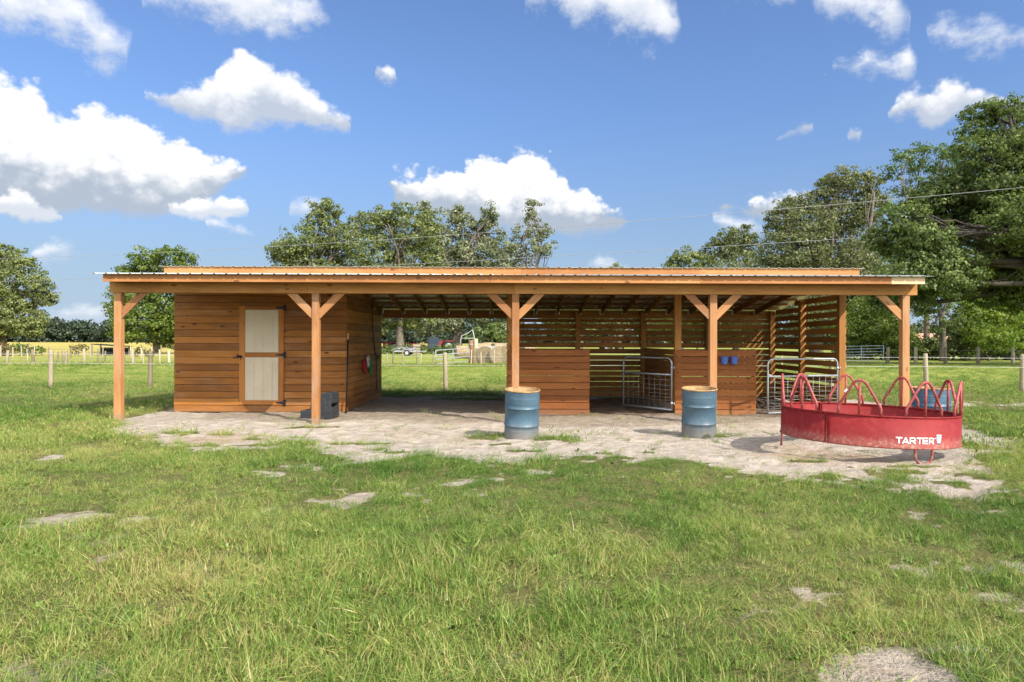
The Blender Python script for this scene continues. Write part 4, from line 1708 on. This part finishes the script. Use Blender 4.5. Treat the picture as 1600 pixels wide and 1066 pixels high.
def bale(px, Y, ang, r, w, mat, label):
    X = (px-800)/F*Y
    t = empty('hay_bale', (X, Y, r*.96), ang)
    tag(t, label, 'hay bale', GB)
    n = 22
    V, Fc = [], []
    pr = [(-w/2, r*.93), (-w/2+.05, r), (0, r*1.015), (w/2-.05, r), (w/2, r*.93)]
    for xx, rr in pr:
        for k in range(n):
            a = 6.2832*k/n
            s = 1+random.uniform(-.015, .015)
            V.append((xx, rr*s*math.cos(a), rr*s*math.sin(a)))
    for i in range(len(pr)-1):
        for k in range(n):
            l = (k+1) % n
            Fc.append((i*n+k, (i+1)*n+k, (i+1)*n+l, i*n+l))
    MB().poly(V, Fc, smooth=True).build('wrap', mat, t)
    for s in (-1, 1):
        prof = [(r*.935, 0), (r*.7, .02), (r*.45, .0), (r*.2, .03), (.01, .02)]
        m = MB().lathe(prof, n, cap_hi=True)
        o = m.build('end_face', M_BALEEND, t)
        o.rotation_euler = (0, math.radians(90*s), 0)
        o.location = (s*(w/2-.01), 0, 0)


bl = [(748, 47.2, 1.57, .58, 1.2, M_NETBALE, 'pale net-wrapped bale, leftmost of the front row of bales'),
      (762, 47.0, 1.35, .66, 1.2, M_NETBALE, 'pale net-wrapped bale second in the front row from the gate post'),
      (777, 46.8, 1.8, .66, 1.2, M_NETBALE, 'pale net-wrapped bale third in the front row'),
      (793, 46.8, 1.4, .68, 1.2, M_NETBALE, 'pale net-wrapped bale just left of the stall post'),
      (750, 66, .5, .70, 1.3, M_HAY, 'tan bale with dark end behind the pale front row'),
      (764, 68, .4, .74, 1.3, M_HAY, 'tan bale in the middle of the back row'),
      (779, 67, .6, .72, 1.3, M_HAY, 'tan bale with ragged dark gap beside it, back row'),
      (795, 68, 1.2, .72, 1.3, M_HAY, 'tan bale at the right end of the back row near the stall wall'),
      (722, 62, .3, .6, 1.2, M_HAY, 'tan bale lying under the big oak trunk'),
      (825, 60, .6, .65, 1.3, M_HAY, 'tan bale seen through the slats of the first stall')]
for b in bl: bale(*b)

# ------------------------------------------------------------------ farm machinery under the far oaks


def wheel(m, rim, c, r, w, ax=(0, 1, 0)):
    c = Vector(c)
    ax = Vector(ax)
    u = Vector((1, 0, 0))
    pts_ = [c+u*math.cos(a)*(r*.78)+Vector((0, 0, 1))*math.sin(a)*(r*.78) for a in np.linspace(0, 6.283, 17)[:-1]]
    m.tube(pts_, r*.24, 8, closed=True)
    rim.tube([c-ax*w*.3, c+ax*w*.3], r*.58, 12)


def tractor(px, Y, s, rz, mat, label):
    X = (px-800)/F*Y
    t = empty('farm_tractor', (X, Y, 0), rz)
    t.scale = (s, s, s)
    tag(t, label, 'tractor', 'farm machines under the far oaks')
    MB().box(-.1, 1.5, -.3, .3, .75, 1.35).box(1.5, 1.62, -.25, .25, .8, 1.25).build('hood', mat, t, bevel=.06)
    MB().box(-1.1, -.1, -.45, .45, .65, .95).box(-1.0, -.55, -.25, .25, .96, 1.15).box(-1.05, -.95, -.25, .25, 1.15, 1.6).build('seat_deck', M_TYRE, t)
    MB().box(-1.35, -.2, -.85, -.5, 1.35, 1.43).box(-1.35, -.2, .5, .85, 1.35, 1.43).build('fender', mat, t)
    m = MB()
    for x_, y_ in ((-1.1, -.5), (-1.1, .5)): m.bar((x_, y_, .95), (x_, y_, 2.2), .06, .06, up=(1, 0, 0))
    m.bar((-1.1, -.53, 2.2), (-1.1, .53, 2.2), .06, .06)
    m.build('roll_bar', M_TYRE, t)
    MB().tube([(.9, .15, 1.3), (.9, .15, 2.0)], .04, 8).build('exhaust', M_TIN, t)
    for x_, r in ((-.75, .72), (1.15, .42)):
        for y_ in (-.7, .7):
            m, rm = MB(), MB()
            wheel(m, rm, (x_, y_, r), r, .35)
            o = m.build('wheel', M_TYRE, t)
            rm.build('rim', M_PALEPAINT, o)


tractor(614, 96, 1.0, 2.7, M_RED, 'red tractor farthest left under the far oaks')
tractor(638, 97, .9, .4, M_RED, 'red tractor in the middle of the far machines')
tractor(690, 98, 1.15, 3.4, M_RED, 'red tractor beside the dark blue box trailer')
tractor(955, 100, 1.1, .2, M_RED, 'red tractor glimpsed through the slats of the first stall')
tractor(657, 95, .75, 1.2, M_ORANGE, 'small orange tractor among the far machines')
X = (677-800)/F*94
t = empty('box_trailer', (X, 94, 0), .15)
tag(t, 'dark blue box trailer parked under the far oaks', 'trailer')
MB().box(-.75, .75, -1.5, 1.5, .45, 2.0).build('body', M_NAVY, t, bevel=.05)
MB().box(-.70, .70, -1.52, -1.503, .5, 1.9).build('rear_door', M_NAVY, t)
MB().bar((0, 1.5, .5), (0, 2.4, .45), .1, .1).build('drawbar', M_TIN, t)
for s in (-1, 1):
    m, rm = MB(), MB()
    wheel(m, rm, (0, 0, 0), .36, .25)
    o = m.build('wheel', M_TYRE, t)
    o.location = (s*.85, 0, .36)
    o.rotation_euler = (0, 0, math.radians(90))
    rm.build('rim', M_PALEPAINT, o)
X = (731-800)/F*80
t = empty('hoop_frame', (X, 80, 0), .1)
tag(t, 'pale bent pipe hoop frame beside the big oak trunk', 'frame')
m = MB()
for y_ in (-.6, .6):
    m.tube([(-.85, y_, 0), (-.85, y_, 1.7), (-.7, y_, 2.2), (0, y_, 2.5), (.55, y_, 2.9), (.75, y_, 2.0), (.85, y_, 0)], .05, 6)
m.build('hoop', M_PALEPAINT, t)
MB().tube([(-.85, -.6, 1.9), (.7, -.6, 1.9)], .045, 6).tube([(-.85, -.6, 1.0), (.8, -.6, 1.0)], .03, 6).build('crossbar', M_PALEPAINT, t)
MB().box(-.6, .6, -.5, .5, .4, .9).build('deck', M_NAVY, t)
X = (637-800)/F*72
t = empty('flat_trailer', (X, 72, 0), .03)
tag(t, 'low grey flat trailer loaded with scrap before the hedge', 'trailer')
MB().box(-1.3, 1.2, -.7, .7, .42, .55).build('deck', M_TIN, t)
m = MB()
for i in range(16):
    x_ = random.uniform(-1.1, 1.0)
    m.bar((x_, random.uniform(-.5, .5), random.uniform(.62, .85)), (x_+random.uniform(-.6, .6), random.uniform(-.5, .5), random.uniform(.62, .95)), .1, .07)
m.build('scrap_load', M_TIN, t)
MB().bar((1.2, 0, .48), (2.0, 0, .45), .08, .08).build('drawbar', M_TIN, t)
for s in (-1, 1):
    m, rm = MB(), MB()
    wheel(m, rm, (0, s*.78, .32), .32, .2)
    o = m.build('wheel', M_TYRE, t)
    rm.build('rim', M_PALEPAINT, o)
X = (651-800)/F*80
t = empty('crate_stack', (X, 80, 0), .2)
tag(t, 'tall stack of pale crates standing before the far machines', 'crates')
for k in range(3):
    m = MB()
    z = k*.40
    for s in (-1, 1):
        m.box(-.42, .42, s*.36-.012, s*.36+.012, z+.02, z+.16).box(-.42, .42, s*.36-.012, s*.36+.012, z+.20, z+.36)
        m.box(s*.41-.012, s*.41+.012, -.34, .34, z+.02, z+.16).box(s*.41-.012, s*.41+.012, -.34, .34, z+.20, z+.36)
    m.box(-.40, .40, -.34, .34, z, z+.018)
    m.build('crate', W_GREY, t)
X = (789-800)/F*85
t = MB().tube([(0, 0, -.1), (0, 0, 3.6)], .17, 10).build('white_pipe', M_PALEPAINT)
MB().tube([(-.5, 0, 3.4), (0, 0, 3.7), (.5, 0, 3.75)], .10, 8).build('elbow', M_PALEPAINT, t)
t.location = (X, 85, 0)
tag(t, 'tall white standpipe seen just left of the first stall', 'pipe')
# low dark shed roof in the far field
X = (173-800)/F*70
t = empty('cattle_shade', (X, 70, 0), .1)
tag(t, 'low dark tin roofed cattle shade in the field left of the tack room', 'shed')
MB().box(-1.6, 1.6, -1.0, 1.0, 1.0, 1.07).build('roof', M_TYRE, t).rotation_euler = (0, .07, 0)
for x_ in (-1.4, 1.4):
    for y_ in (-.9, .9):
        MB().box(x_-.05, x_+.05, y_-.05, y_+.05, -.1, 1.02).build('post', W_GREY, t)
MB().box(-1.5, 1.5, .9, .95, 0, .8).build('back_wall', M_TYRE, t)
# far house
X = (1436-800)/F*150
t = empty('far_house', (X, 150, 0), -.2)
tag(t, 'pale house with faded red roof far off between the trunks', 'house')
MB().box(-5, 5, -3, 3, 0, 2.2).build('wall', M_STUCCO, t)
MB().prism([(-3.6, 2.18), (3.6, 2.18), (0, 3.6)], -5.5, 5.5).build('roof', M_ROOFTILE, t).rotation_euler = (0, 0, math.radians(90))
for x_ in (-3, 0, 3):
    MB().box(x_-.5, x_+.5, -3.03, -2.98, .9, 1.9).build('window', M_GLASS, t)

# ------------------------------------------------------------------ trees


def quads_from(cen, nor, size, asp=1.0):
    n = len(cen)
    nor = nor/np.maximum(np.linalg.norm(nor, axis=1, keepdims=True), 1e-6)
    r = RNG.normal(size=(n, 3))
    u = np.cross(nor, r)
    u /= np.maximum(np.linalg.norm(u, axis=1, keepdims=True), 1e-6)
    v = np.cross(nor, u)
    su = (size*RNG.uniform(.45, 1.55, n))[:, None]*.5
    sv = su*asp
    # a leaf-like rhombus: points at the ends
    return np.stack([cen-u*su, cen-v*sv*.62, cen+u*su, cen+v*sv*.62], 1)


def crown_leaves(lumps, leaf, cover=3.4, clump=.30, drop=0.0, tone_shift=0.0, moss=0.0):
    """lumps: (center(3), radii(3)); leaves gathered in clumps on and inside each lump"""
    C, Nn, Tn = [], [], []
    for c, r in lumps:
        c, r = np.array(c), np.array(r)
        nl = int(cover*3.1416*r[0]*r[2]/(leaf*leaf*.62)*.8)
        rc = clump*min(r[0], r[2])
        rc = max(min(rc, 1.5*leaf*6), leaf*2.5)
        per = 34
        nc = max(4, nl//per)
        d = RNG.normal(size=(nc, 3))
        d /= np.linalg.norm(d, axis=1, keepdims=True)
        rad = RNG.uniform(.12, 1.0, nc)**.45
        rad *= RNG.choice([1.0, 1.0, 1.0, 1.14], nc)
        cc = c+d*rad[:, None]*r
        ct = RNG.normal(0, .13, nc)
        o = RNG.normal(size=(nc, per, 3))
        o /= np.linalg.norm(o, axis=2, keepdims=True)
        o *= (RNG.uniform(.05, 1, (nc, per))**.5)[:, :, None]
        o *= (rc*RNG.uniform(.6, 1.35, nc))[:, None, None]*np.array([1.15, 1.15, .72])
        p = cc[:, None, :]+o
        nor = .8*o/rc+.5*d[:, None, :]+RNG.normal(0, .55, (nc, per, 3))+np.array([0, 0, .35])
        tn = .42+ct[:, None]+RNG.normal(0, .17, (nc, per))+tone_shift
        C.append(p.reshape(-1, 3))
        Nn.append(nor.reshape(-1, 3))
        Tn.append(tn.reshape(-1))
    C, Nn, Tn = np.concatenate(C), np.concatenate(Nn), np.concatenate(Tn)
    Tn = np.clip(Tn, 0, .84)
    if moss:
        k = RNG.random(len(Tn)) < moss
        Tn[k] = RNG.uniform(.9, 1, k.sum())
    return C, Nn, Tn


def limb(m, a, b, r0, r1, bend=.18, n=6):
    a, b = Vector(a), Vector(b)
    L = (b-a).length
    off = Vector((random.uniform(-1, 1), random.uniform(-1, 1), random.uniform(-.3, .8)))*L*bend
    pts_, rs = [], []
    for i in range(n+1):
        f = i/n
        p = a.lerp(b, f)+off*math.sin(f*math.pi)+Vector((random.uniform(-1, 1), random.uniform(-1, 1), random.uniform(-1, 1)))*L*.018*(0 < f < 1)
        pts_.append(p)
        rs.append(r0+(r1-r0)*f)
    m.tube(pts_, rs, 7)
    return pts_


def tree(name, label, group, base_px, Y, lumps, mat, trunk_r, fork=.25, leaf_k=.0025, cover=6.0, depth=.9, bark=None, moss=0.0, cat='tree', twigs=True, clump=.30, base_z=0.0, yspread=.5, asp=1.0):
    X = (base_px-800)/F*Y
    t = empty(name, (X, Y, base_z))
    tag(t, label, cat, group)
    o = np.array([X, Y, base_z])
    L = []
    for (px, py, rx, ry) in lumps:
        k = Y/F
        dy = random.uniform(-yspread, yspread)*rx*k*1.5
        p = P(px, py, Y+dy)
        L.append((np.array(p)-o, np.array([rx*k, max(rx, ry)*k*depth, ry*k])))
    leaf = leaf_k*Y
    C, Nn, Tn = crown_leaves(L, leaf, cover, clump, moss=moss)
    C[:, 2] = np.maximum(C[:, 2], .05)
    np_quads('crown', quads_from(C, Nn, np.full(len(C), leaf*1.25), asp), Tn, mat, t)
    m = MB()
    zs = [l[0][2] for l in L]
    top = max(zs)
    fk = Vector((random.uniform(-.3, .3), random.uniform(-.3, .3), max(1.2, top*fork)))
    m.tube([Vector((0, 0, -.3)), Vector((0, 0, .25)), fk*.5+Vector((random.uniform(-.2, .2), 0, 0)), fk], [trunk_r*1.55, trunk_r*1.15, trunk_r*.95, trunk_r*.85], 10)
    for c, r in L:
        e = Vector(c)
        f = random.uniform(.0, .25)
        rr = trunk_r*random.uniform(.30, .5)
        pts_ = limb(m, fk*(1-f*.4), e, rr, rr*.25)
        if twigs:
            for _ in range(7):
                s = pts_[random.randint(2, 6)]
                d = Vector(RNG.normal(size=3)).normalized()
                tip = Vector(c)+Vector((d.x*r[0], d.y*r[1], d.z*r[2]))*random.uniform(.6, .95)
                limb(m, s, tip, rr*.28, rr*.05, .12, 4)
    m.build('trunk', bark or M_BARK, t)
    return t


GT, GR, GL = 'oaks behind the shelter', 'trees at the right edge', 'trees over the left field'
tree('live_oak', 'bright green oak at the left end of the row behind the roof', GT, 500, 95,
     [(506, 330, 26, 22), (503, 352, 32, 20), (468, 378, 34, 26), (438, 396, 22, 16), (455, 405, 30, 18), (540, 378, 34, 28), (500, 395, 48, 28), (565, 352, 22, 22), (480, 440, 60, 34), (550, 440, 50, 36), (515, 480, 60, 30)], L_OAK, .65)
tree('live_oak', 'fresh green oak with knobbly top second in the row behind the roof', GT, 625, 90,
     [(596, 336, 24, 15), (628, 330, 22, 14), (600, 362, 36, 26), (650, 360, 34, 26), (668, 345, 20, 14), (590, 400, 42, 32), (645, 405, 48, 36), (610, 450, 56, 36), (620, 494, 36, 22), (650, 490, 40, 26), (600, 505, 24, 16)], L_OAK, .5, fork=.3)
tree('live_oak', 'grey green mossy oak with thick dark trunk seen through the open bay', GT, 713, 100,
     [(663, 328, 15, 13), (672, 350, 26, 22), (712, 335, 18, 15), (725, 352, 26, 22), (765, 338, 17, 18), (760, 366, 28, 24), (690, 385, 42, 28), (745, 400, 48, 30), (700, 430, 60, 32), (760, 440, 48, 34), (685, 480, 46, 24), (735, 486, 44, 22), (705, 505, 26, 14), (765, 496, 32, 22), (660, 505, 34, 20)], L_GREY, .75, fork=.42, moss=.10)
tree('live_oak', 'thin grey oak with a lone tall spire at the right end behind the roof', GT, 812, 98,
     [(832, 318, 13, 13), (828, 338, 17, 14), (846, 360, 20, 16), (818, 362, 16, 14), (822, 388, 30, 22), (850, 385, 17, 17), (790, 395, 26, 28), (800, 430, 46, 30), (780, 500, 24, 24), (795, 470, 44, 30)], L_GREY, .45, cover=3.6, moss=.08)
tree('broad_tree', 'low dark tree mostly hidden behind the slatted stall wall', GT, 905, 92, [(880, 490, 40, 30), (915, 478, 40, 30), (900, 510, 46, 22), (870, 455, 30, 26)], L_OAK, .35)
tree('broad_tree', 'bushy tree behind the slats with its tip just over the roof', GT, 968, 96, [(960, 424, 14, 12), (955, 450, 36, 28), (985, 480, 42, 32), (945, 500, 44, 24), (1020, 500, 40, 26)], L_OAK, .35)
tree('broad_tree', 'small dark green tree at the low left end of the right hand trees', GR, 1065, 112, [(1052, 408, 14, 12), (1075, 400, 24, 14), (1095, 408, 24, 16), (1070, 440, 46, 28), (1080, 490, 50, 36)], L_OAK, .4)
tree('live_oak', 'yellow olive round tree between the small dark tree and the big brown oak', GR, 1150, 100, [(1135, 372, 22, 16), (1165, 368, 18, 16), (1125, 392, 26, 20), (1165, 392, 30, 24), (1145, 430, 50, 36), (1150, 490, 60, 40)], L_OLIVE, .45)
tree('live_oak', 'large brownish olive oak with hanging moss right of the yellow olive tree', GR, 1275, 80,
     [(1318, 278, 30, 17), (1352, 284, 30, 20), (1298, 292, 26, 20), (1278, 312, 30, 26), (1232, 326, 26, 20), (1220, 350, 30, 24), (1262, 350, 40, 32), (1320, 330, 48, 36), (1362, 322, 30, 30), (1240, 390, 50, 34), (1310, 385, 60, 42), (1216, 420, 40, 36), (1280, 440, 64, 40), (1345, 420, 40, 50), (1240, 480, 60, 36), (1320, 490, 50, 30)],
     L_OLIVE, .7, fork=.3, moss=.12, cover=6)
tree('pine_tree', 'flat topped bright green pine behind the big dark oak', GR, 1448, 64,
     [(1445, 232, 26, 11), (1412, 246, 22, 11), (1478, 240, 30, 14), (1400, 268, 22, 12), (1440, 262, 34, 16), (1490, 272, 34, 20), (1420, 294, 34, 16), (1462, 304, 40, 18), (1408, 322, 28, 14)], L_PINE, .24, fork=.55, bark=M_BARKP, cover=6.5, leaf_k=.0034, asp=.6)
tree('live_oak', 'huge dark spreading oak filling the right edge of the view', GR, 1680, 47,
     [(1538, 176, 34, 20), (1575, 166, 26, 16), (1520, 208, 26, 18), (1590, 200, 44, 34), (1560, 232, 44, 28), (1620, 240, 50, 40), (1530, 262, 40, 26), (1590, 280, 50, 36), (1500, 300, 40, 26), (1540, 316, 48, 28), (1610, 340, 60, 36), (1460, 338, 44, 24), (1500, 360, 52, 30), (1440, 372, 44, 26), (1405, 392, 34, 20), (1560, 385, 56, 26),
      (1470, 405, 56, 28), (1415, 428, 44, 30), (1620, 420, 50, 26), (1385, 462, 34, 34), (1440, 470, 28, 24), (1525, 430, 44, 20), (1690, 260, 70, 60), (1700, 380, 70, 60), (1500, 455, 28, 14), (1560, 430, 50, 24), (1600, 470, 40, 18), (1480, 430, 50, 30), (1430, 450, 40, 30), (1560, 350, 50, 30), (1790, 330, 90, 80), (1790, 430, 90, 40), (1730, 470, 60, 26), (1590, 400, 50, 30), (1575, 368, 50, 30), (1540, 430, 40, 24), (1555, 458, 40, 22), (1590, 448, 40, 22), (1625, 462, 44, 22), (1410, 345, 38, 26), (1445, 312, 30, 22), (1388, 372, 36, 26), (1480, 290, 36, 26), (1530, 235, 34, 26), (1450, 400, 44, 30), (1520, 330, 40, 30), (1570, 300, 44, 30)],
     L_DARK, .62, fork=.34, cover=7.5, leaf_k=.0030, yspread=1.2, bark=M_BARKD)
tree('young_tree', 'slim dark trunked tree standing left of the sunlit shrub', GR, 1474, 57, [(1470, 470, 22, 18), (1488, 500, 18, 20), (1462, 505, 18, 18), (1480, 440, 26, 20)], L_DARK, .26, fork=.62, cover=3.4)
GS = 'shrubs below the right hand oaks'
tree('shrub', 'sunlit yellow green shrub under the dark oak branch', GS, 1545, 60, [(1540, 490, 36, 28), (1570, 500, 30, 30), (1520, 510, 26, 28), (1550, 530, 44, 24), (1510, 480, 16, 16)], L_BRIGHT, .10, fork=.2, cat='shrub')
tree('shrub', 'leafy green shrub behind the grey pipe gate', GS, 1350, 62, [(1345, 490, 30, 28), (1375, 505, 28, 34), (1330, 520, 30, 26), (1360, 535, 40, 22), (1392, 530, 20, 26)], L_GREEN, .10, fork=.2, cat='shrub')
tree('shrub', 'shady dark green shrub between the two slim trunks', GS, 1490, 61, [(1480, 530, 26, 22), (1505, 540, 26, 18), (1455, 540, 20, 16), (1490, 510, 22, 16)], L_OAK, .10, fork=.2, cat='shrub')
tree('broad_tree', 'dim broad tree closing the gap behind the pipe gate and porch post', GR, 1372, 82, [(1350, 440, 46, 34), (1385, 470, 44, 40), (1330, 490, 40, 36), (1395, 520, 36, 28), (1360, 520, 40, 26)], L_OLIVE, .35)
tree('broad_tree', 'dim broad tree behind the sunlit shrub at the right edge', GR, 1590, 80, [(1560, 450, 40, 30), (1600, 440, 46, 34), (1535, 475, 30, 24), (1590, 490, 50, 36), (1640, 470, 50, 44), (1560, 520, 44, 26)], L_OAK, .35)
for px, Y, lb in ((1335, 64, 'low dark undergrowth bush behind the pipe gate, leftmost of the undergrowth'), (1400, 63, 'low dark undergrowth bush behind the right end porch post'), (1452, 63, 'low dark undergrowth bush at the foot of the pine trunk'),
                  (1515, 64, 'low dark undergrowth bush below the sunlit yellow green shrub'), (1572, 63, 'low dark undergrowth bush between the last two shaded fence posts'), (1630, 64, 'low dark undergrowth bush cut by the right edge of the view')):
    tree('undergrowth_bush', lb, GS, px, Y, [(px-14, 548, 24, 15), (px+16, 550, 24, 13), (px, 538, 20, 15)], L_DARK, .06, fork=.2, cat='shrub', twigs=False)
tree('shrub', 'small light green shrub below the far house', GS, 1422, 60, [(1422, 534, 14, 14), (1436, 546, 14, 10), (1410, 546, 12, 10)], L_GREEN, .06, fork=.2, cat='shrub')
tree('shrub', 'dim green shrub at the right edge behind the last fence post', GS, 1605, 62, [(1600, 500, 30, 34), (1625, 520, 34, 34), (1590, 545, 36, 18)], L_OAK, .10, fork=.2, cat='shrub')
tree('live_oak', 'tall leafy oak cut by the left edge of the view', GL, 5, 106,
     [(10, 400, 28, 18), (-20, 398, 30, 20), (38, 420, 26, 18), (0, 440, 44, 30), (60, 446, 24, 18), (72, 466, 16, 14), (35, 470, 38, 24), (-30, 450, 44, 40), (10, 500, 40, 26), (50, 510, 22, 18), (-20, 510, 40, 26), (60, 495, 20, 16)], L_OAK, .5, moss=0)
tree('live_oak', 'rounded dense green tree partly hidden by the tack room', GL, 245, 80,
     [(228, 402, 26, 16), (262, 398, 30, 14), (292, 412, 18, 14), (205, 422, 20, 16), (240, 430, 44, 26), (285, 440, 30, 28), (210, 462, 40, 28), (190, 490, 26, 24), (260, 476, 48, 36), (225, 508, 46, 24), (272, 522, 40, 24), (200, 520, 28, 14), (290, 500, 30, 40)], L_GREEN, .4, cover=6, fork=.3)
tree('shrub', 'reddish dry brush at the left edge below the tall oak', GL, 8, 66, [(5, 546, 16, 10), (-14, 548, 18, 10)], L_BRUSH, .05, fork=.2, cat='shrub')
tree('shrub', 'green bramble beside the reddish brush under the tall oak', GL, 46, 68, [(40, 548, 14, 5), (58, 547, 12, 5), (26, 544, 12, 6)], L_GREEN, .05, fork=.2, cat='shrub')
tree('shrub', 'twiggy yellow bush standing alone before the golden field', GL, 122, 66, [(118, 546, 9, 6), (130, 544, 7, 7)], L_BRUSH, .03, fork=.3, cat='shrub', cover=1.2)
tree('shrub', 'small dark bush beside the cattle shade', GL, 222, 64, [(218, 551, 8, 6), (232, 552, 7, 6)], L_BRUSH, .03, fork=.3, cat='shrub', cover=2)
tree('hedge', 'long clipped dark green hedge in the open bay below the machines', None, 650, 82, [(x, 548, 10, 6.5) for x in range(600, 712, 9)], L_DARK, .05, fork=.3, cat='hedge', twigs=False, yspread=.05)
tree('shrub', 'dense dark green shrub behind the back row of bales', GT, 765, 84, [(750, 522, 18, 14), (775, 518, 20, 18), (788, 528, 14, 14), (738, 530, 10, 9)], L_DARK, .10, fork=.2, cat='shrub')
tree('shrub', 'wide sunny shrub behind the slats of the second stall', GT, 1090, 90, [(1060, 515, 40, 20), (1110, 512, 40, 22), (1160, 518, 40, 20)], L_GREEN, .1, fork=.2, cat='shrub')

# far-off wood beyond the golden field
L = []
for i in range(330):
    x = RNG.uniform(-470, 420)
    h = 11.5+3.5*fbm(np.array([x*.02]), np.array([.5]), 5)[0]*1.0
    for z, r in ((h*.25, 5.0), (h*.62, 4.6)):
        L.append((np.array([x, 400+RNG.uniform(-10, 14), z]), np.array([r*RNG.uniform(.8, 1.5), 5, r*RNG.uniform(.8, 1.1)])))
C, Nn, Tn = crown_leaves(L, 1.15, 4.5, .46)
C[:, 2] = np.maximum(C[:, 2], .1)
wd = np_quads('far_wood', quads_from(C, Nn, np.full(len(C), 1.5)), Tn, L_FAR)
tag(wd, 'dark distant wood along the far edge of the golden field', 'wood', kind='stuff')

# ------------------------------------------------------------------ power lines and aircraft


def cable(name, label, pl, pr, ext, sag):
    a, b = P(*pl), P(*pr)
    d = b-a
    a2, b2 = a-d*ext, b+d*ext
    pts_ = []
    for i in range(61):
        f = i/60
        p = a2.lerp(b2, f)
        p.z -= sag*4*f*(1-f)-sag*4*(ext/(1+2*ext))*(1-ext/(1+2*ext))
        pts_.append(p)
    o = MB().tube(pts_, .017, 5).build(name, M_CABLE)
    tag(o, label, 'power line', 'overhead power lines')


cable('power_line', 'upper overhead cable crossing high before the right hand trees', (0, 404, 78), (1600, 293, 42), .12, 1.05)
cable('power_line', 'lower overhead cable running just over the shelter roof', (0, 440, 80), (1600, 355, 44), .12, .6)
p = P(1288, 116, 900)
t = empty('light_aircraft', p, .5)
t.scale = (.5, .5, .5)
tag(t, 'tiny white aircraft high in the blue sky', 'aircraft')
MB().tube([(-3.2, 0, 0), (-2.2, 0, 0), (0, 0, 0), (2, 0, .1), (3.6, 0, .35)], [.15, .6, .75, .5, .15], 10).build('fuselage', M_PALEPAINT, t)
MB().box(-1, .5, -5, 5, .55, .72).build('wing', M_PALEPAINT, t)
MB().box(2.9, 3.6, -1.6, 1.6, .3, .4).box(3.0, 3.7, -.06, .06, .4, 1.5).build('tail', M_PALEPAINT, t)

# ------------------------------------------------------------------ camera and render settings
cd = bpy.data.cameras.new('camera')
cd.lens, cd.sensor_width, cd.sensor_fit = 24.0, 36.0, 'HORIZONTAL'
cd.clip_start, cd.clip_end = .05, 6000
cam = bpy.data.objects.new('camera', cd)
cam.location = (0, 0, CAMZ)
cam.rotation_euler = (Matrix.Rotation(math.radians(90), 4, 'X') @ Matrix.Rotation(math.atan(ROLL), 4, 'Z')).to_euler()
COL.objects.link(cam)
SC.camera = cam
SC.view_settings.view_transform = 'Standard'
SC.view_settings.look = 'None'
SC.view_settings.exposure = 1.35
SC.view_settings.gamma = 1.0
SC.cycles.use_denoising = True
SC.cycles.denoising_prefilter = 'FAST'
SC.cycles.max_bounces = 6
SC.cycles.diffuse_bounces = 3
SC.cycles.glossy_bounces = 2
SC.cycles.transmission_bounces = 3
SC.cycles.transparent_max_bounces = 4
SC.cycles.caustics_reflective = False
SC.cycles.caustics_refractive = False
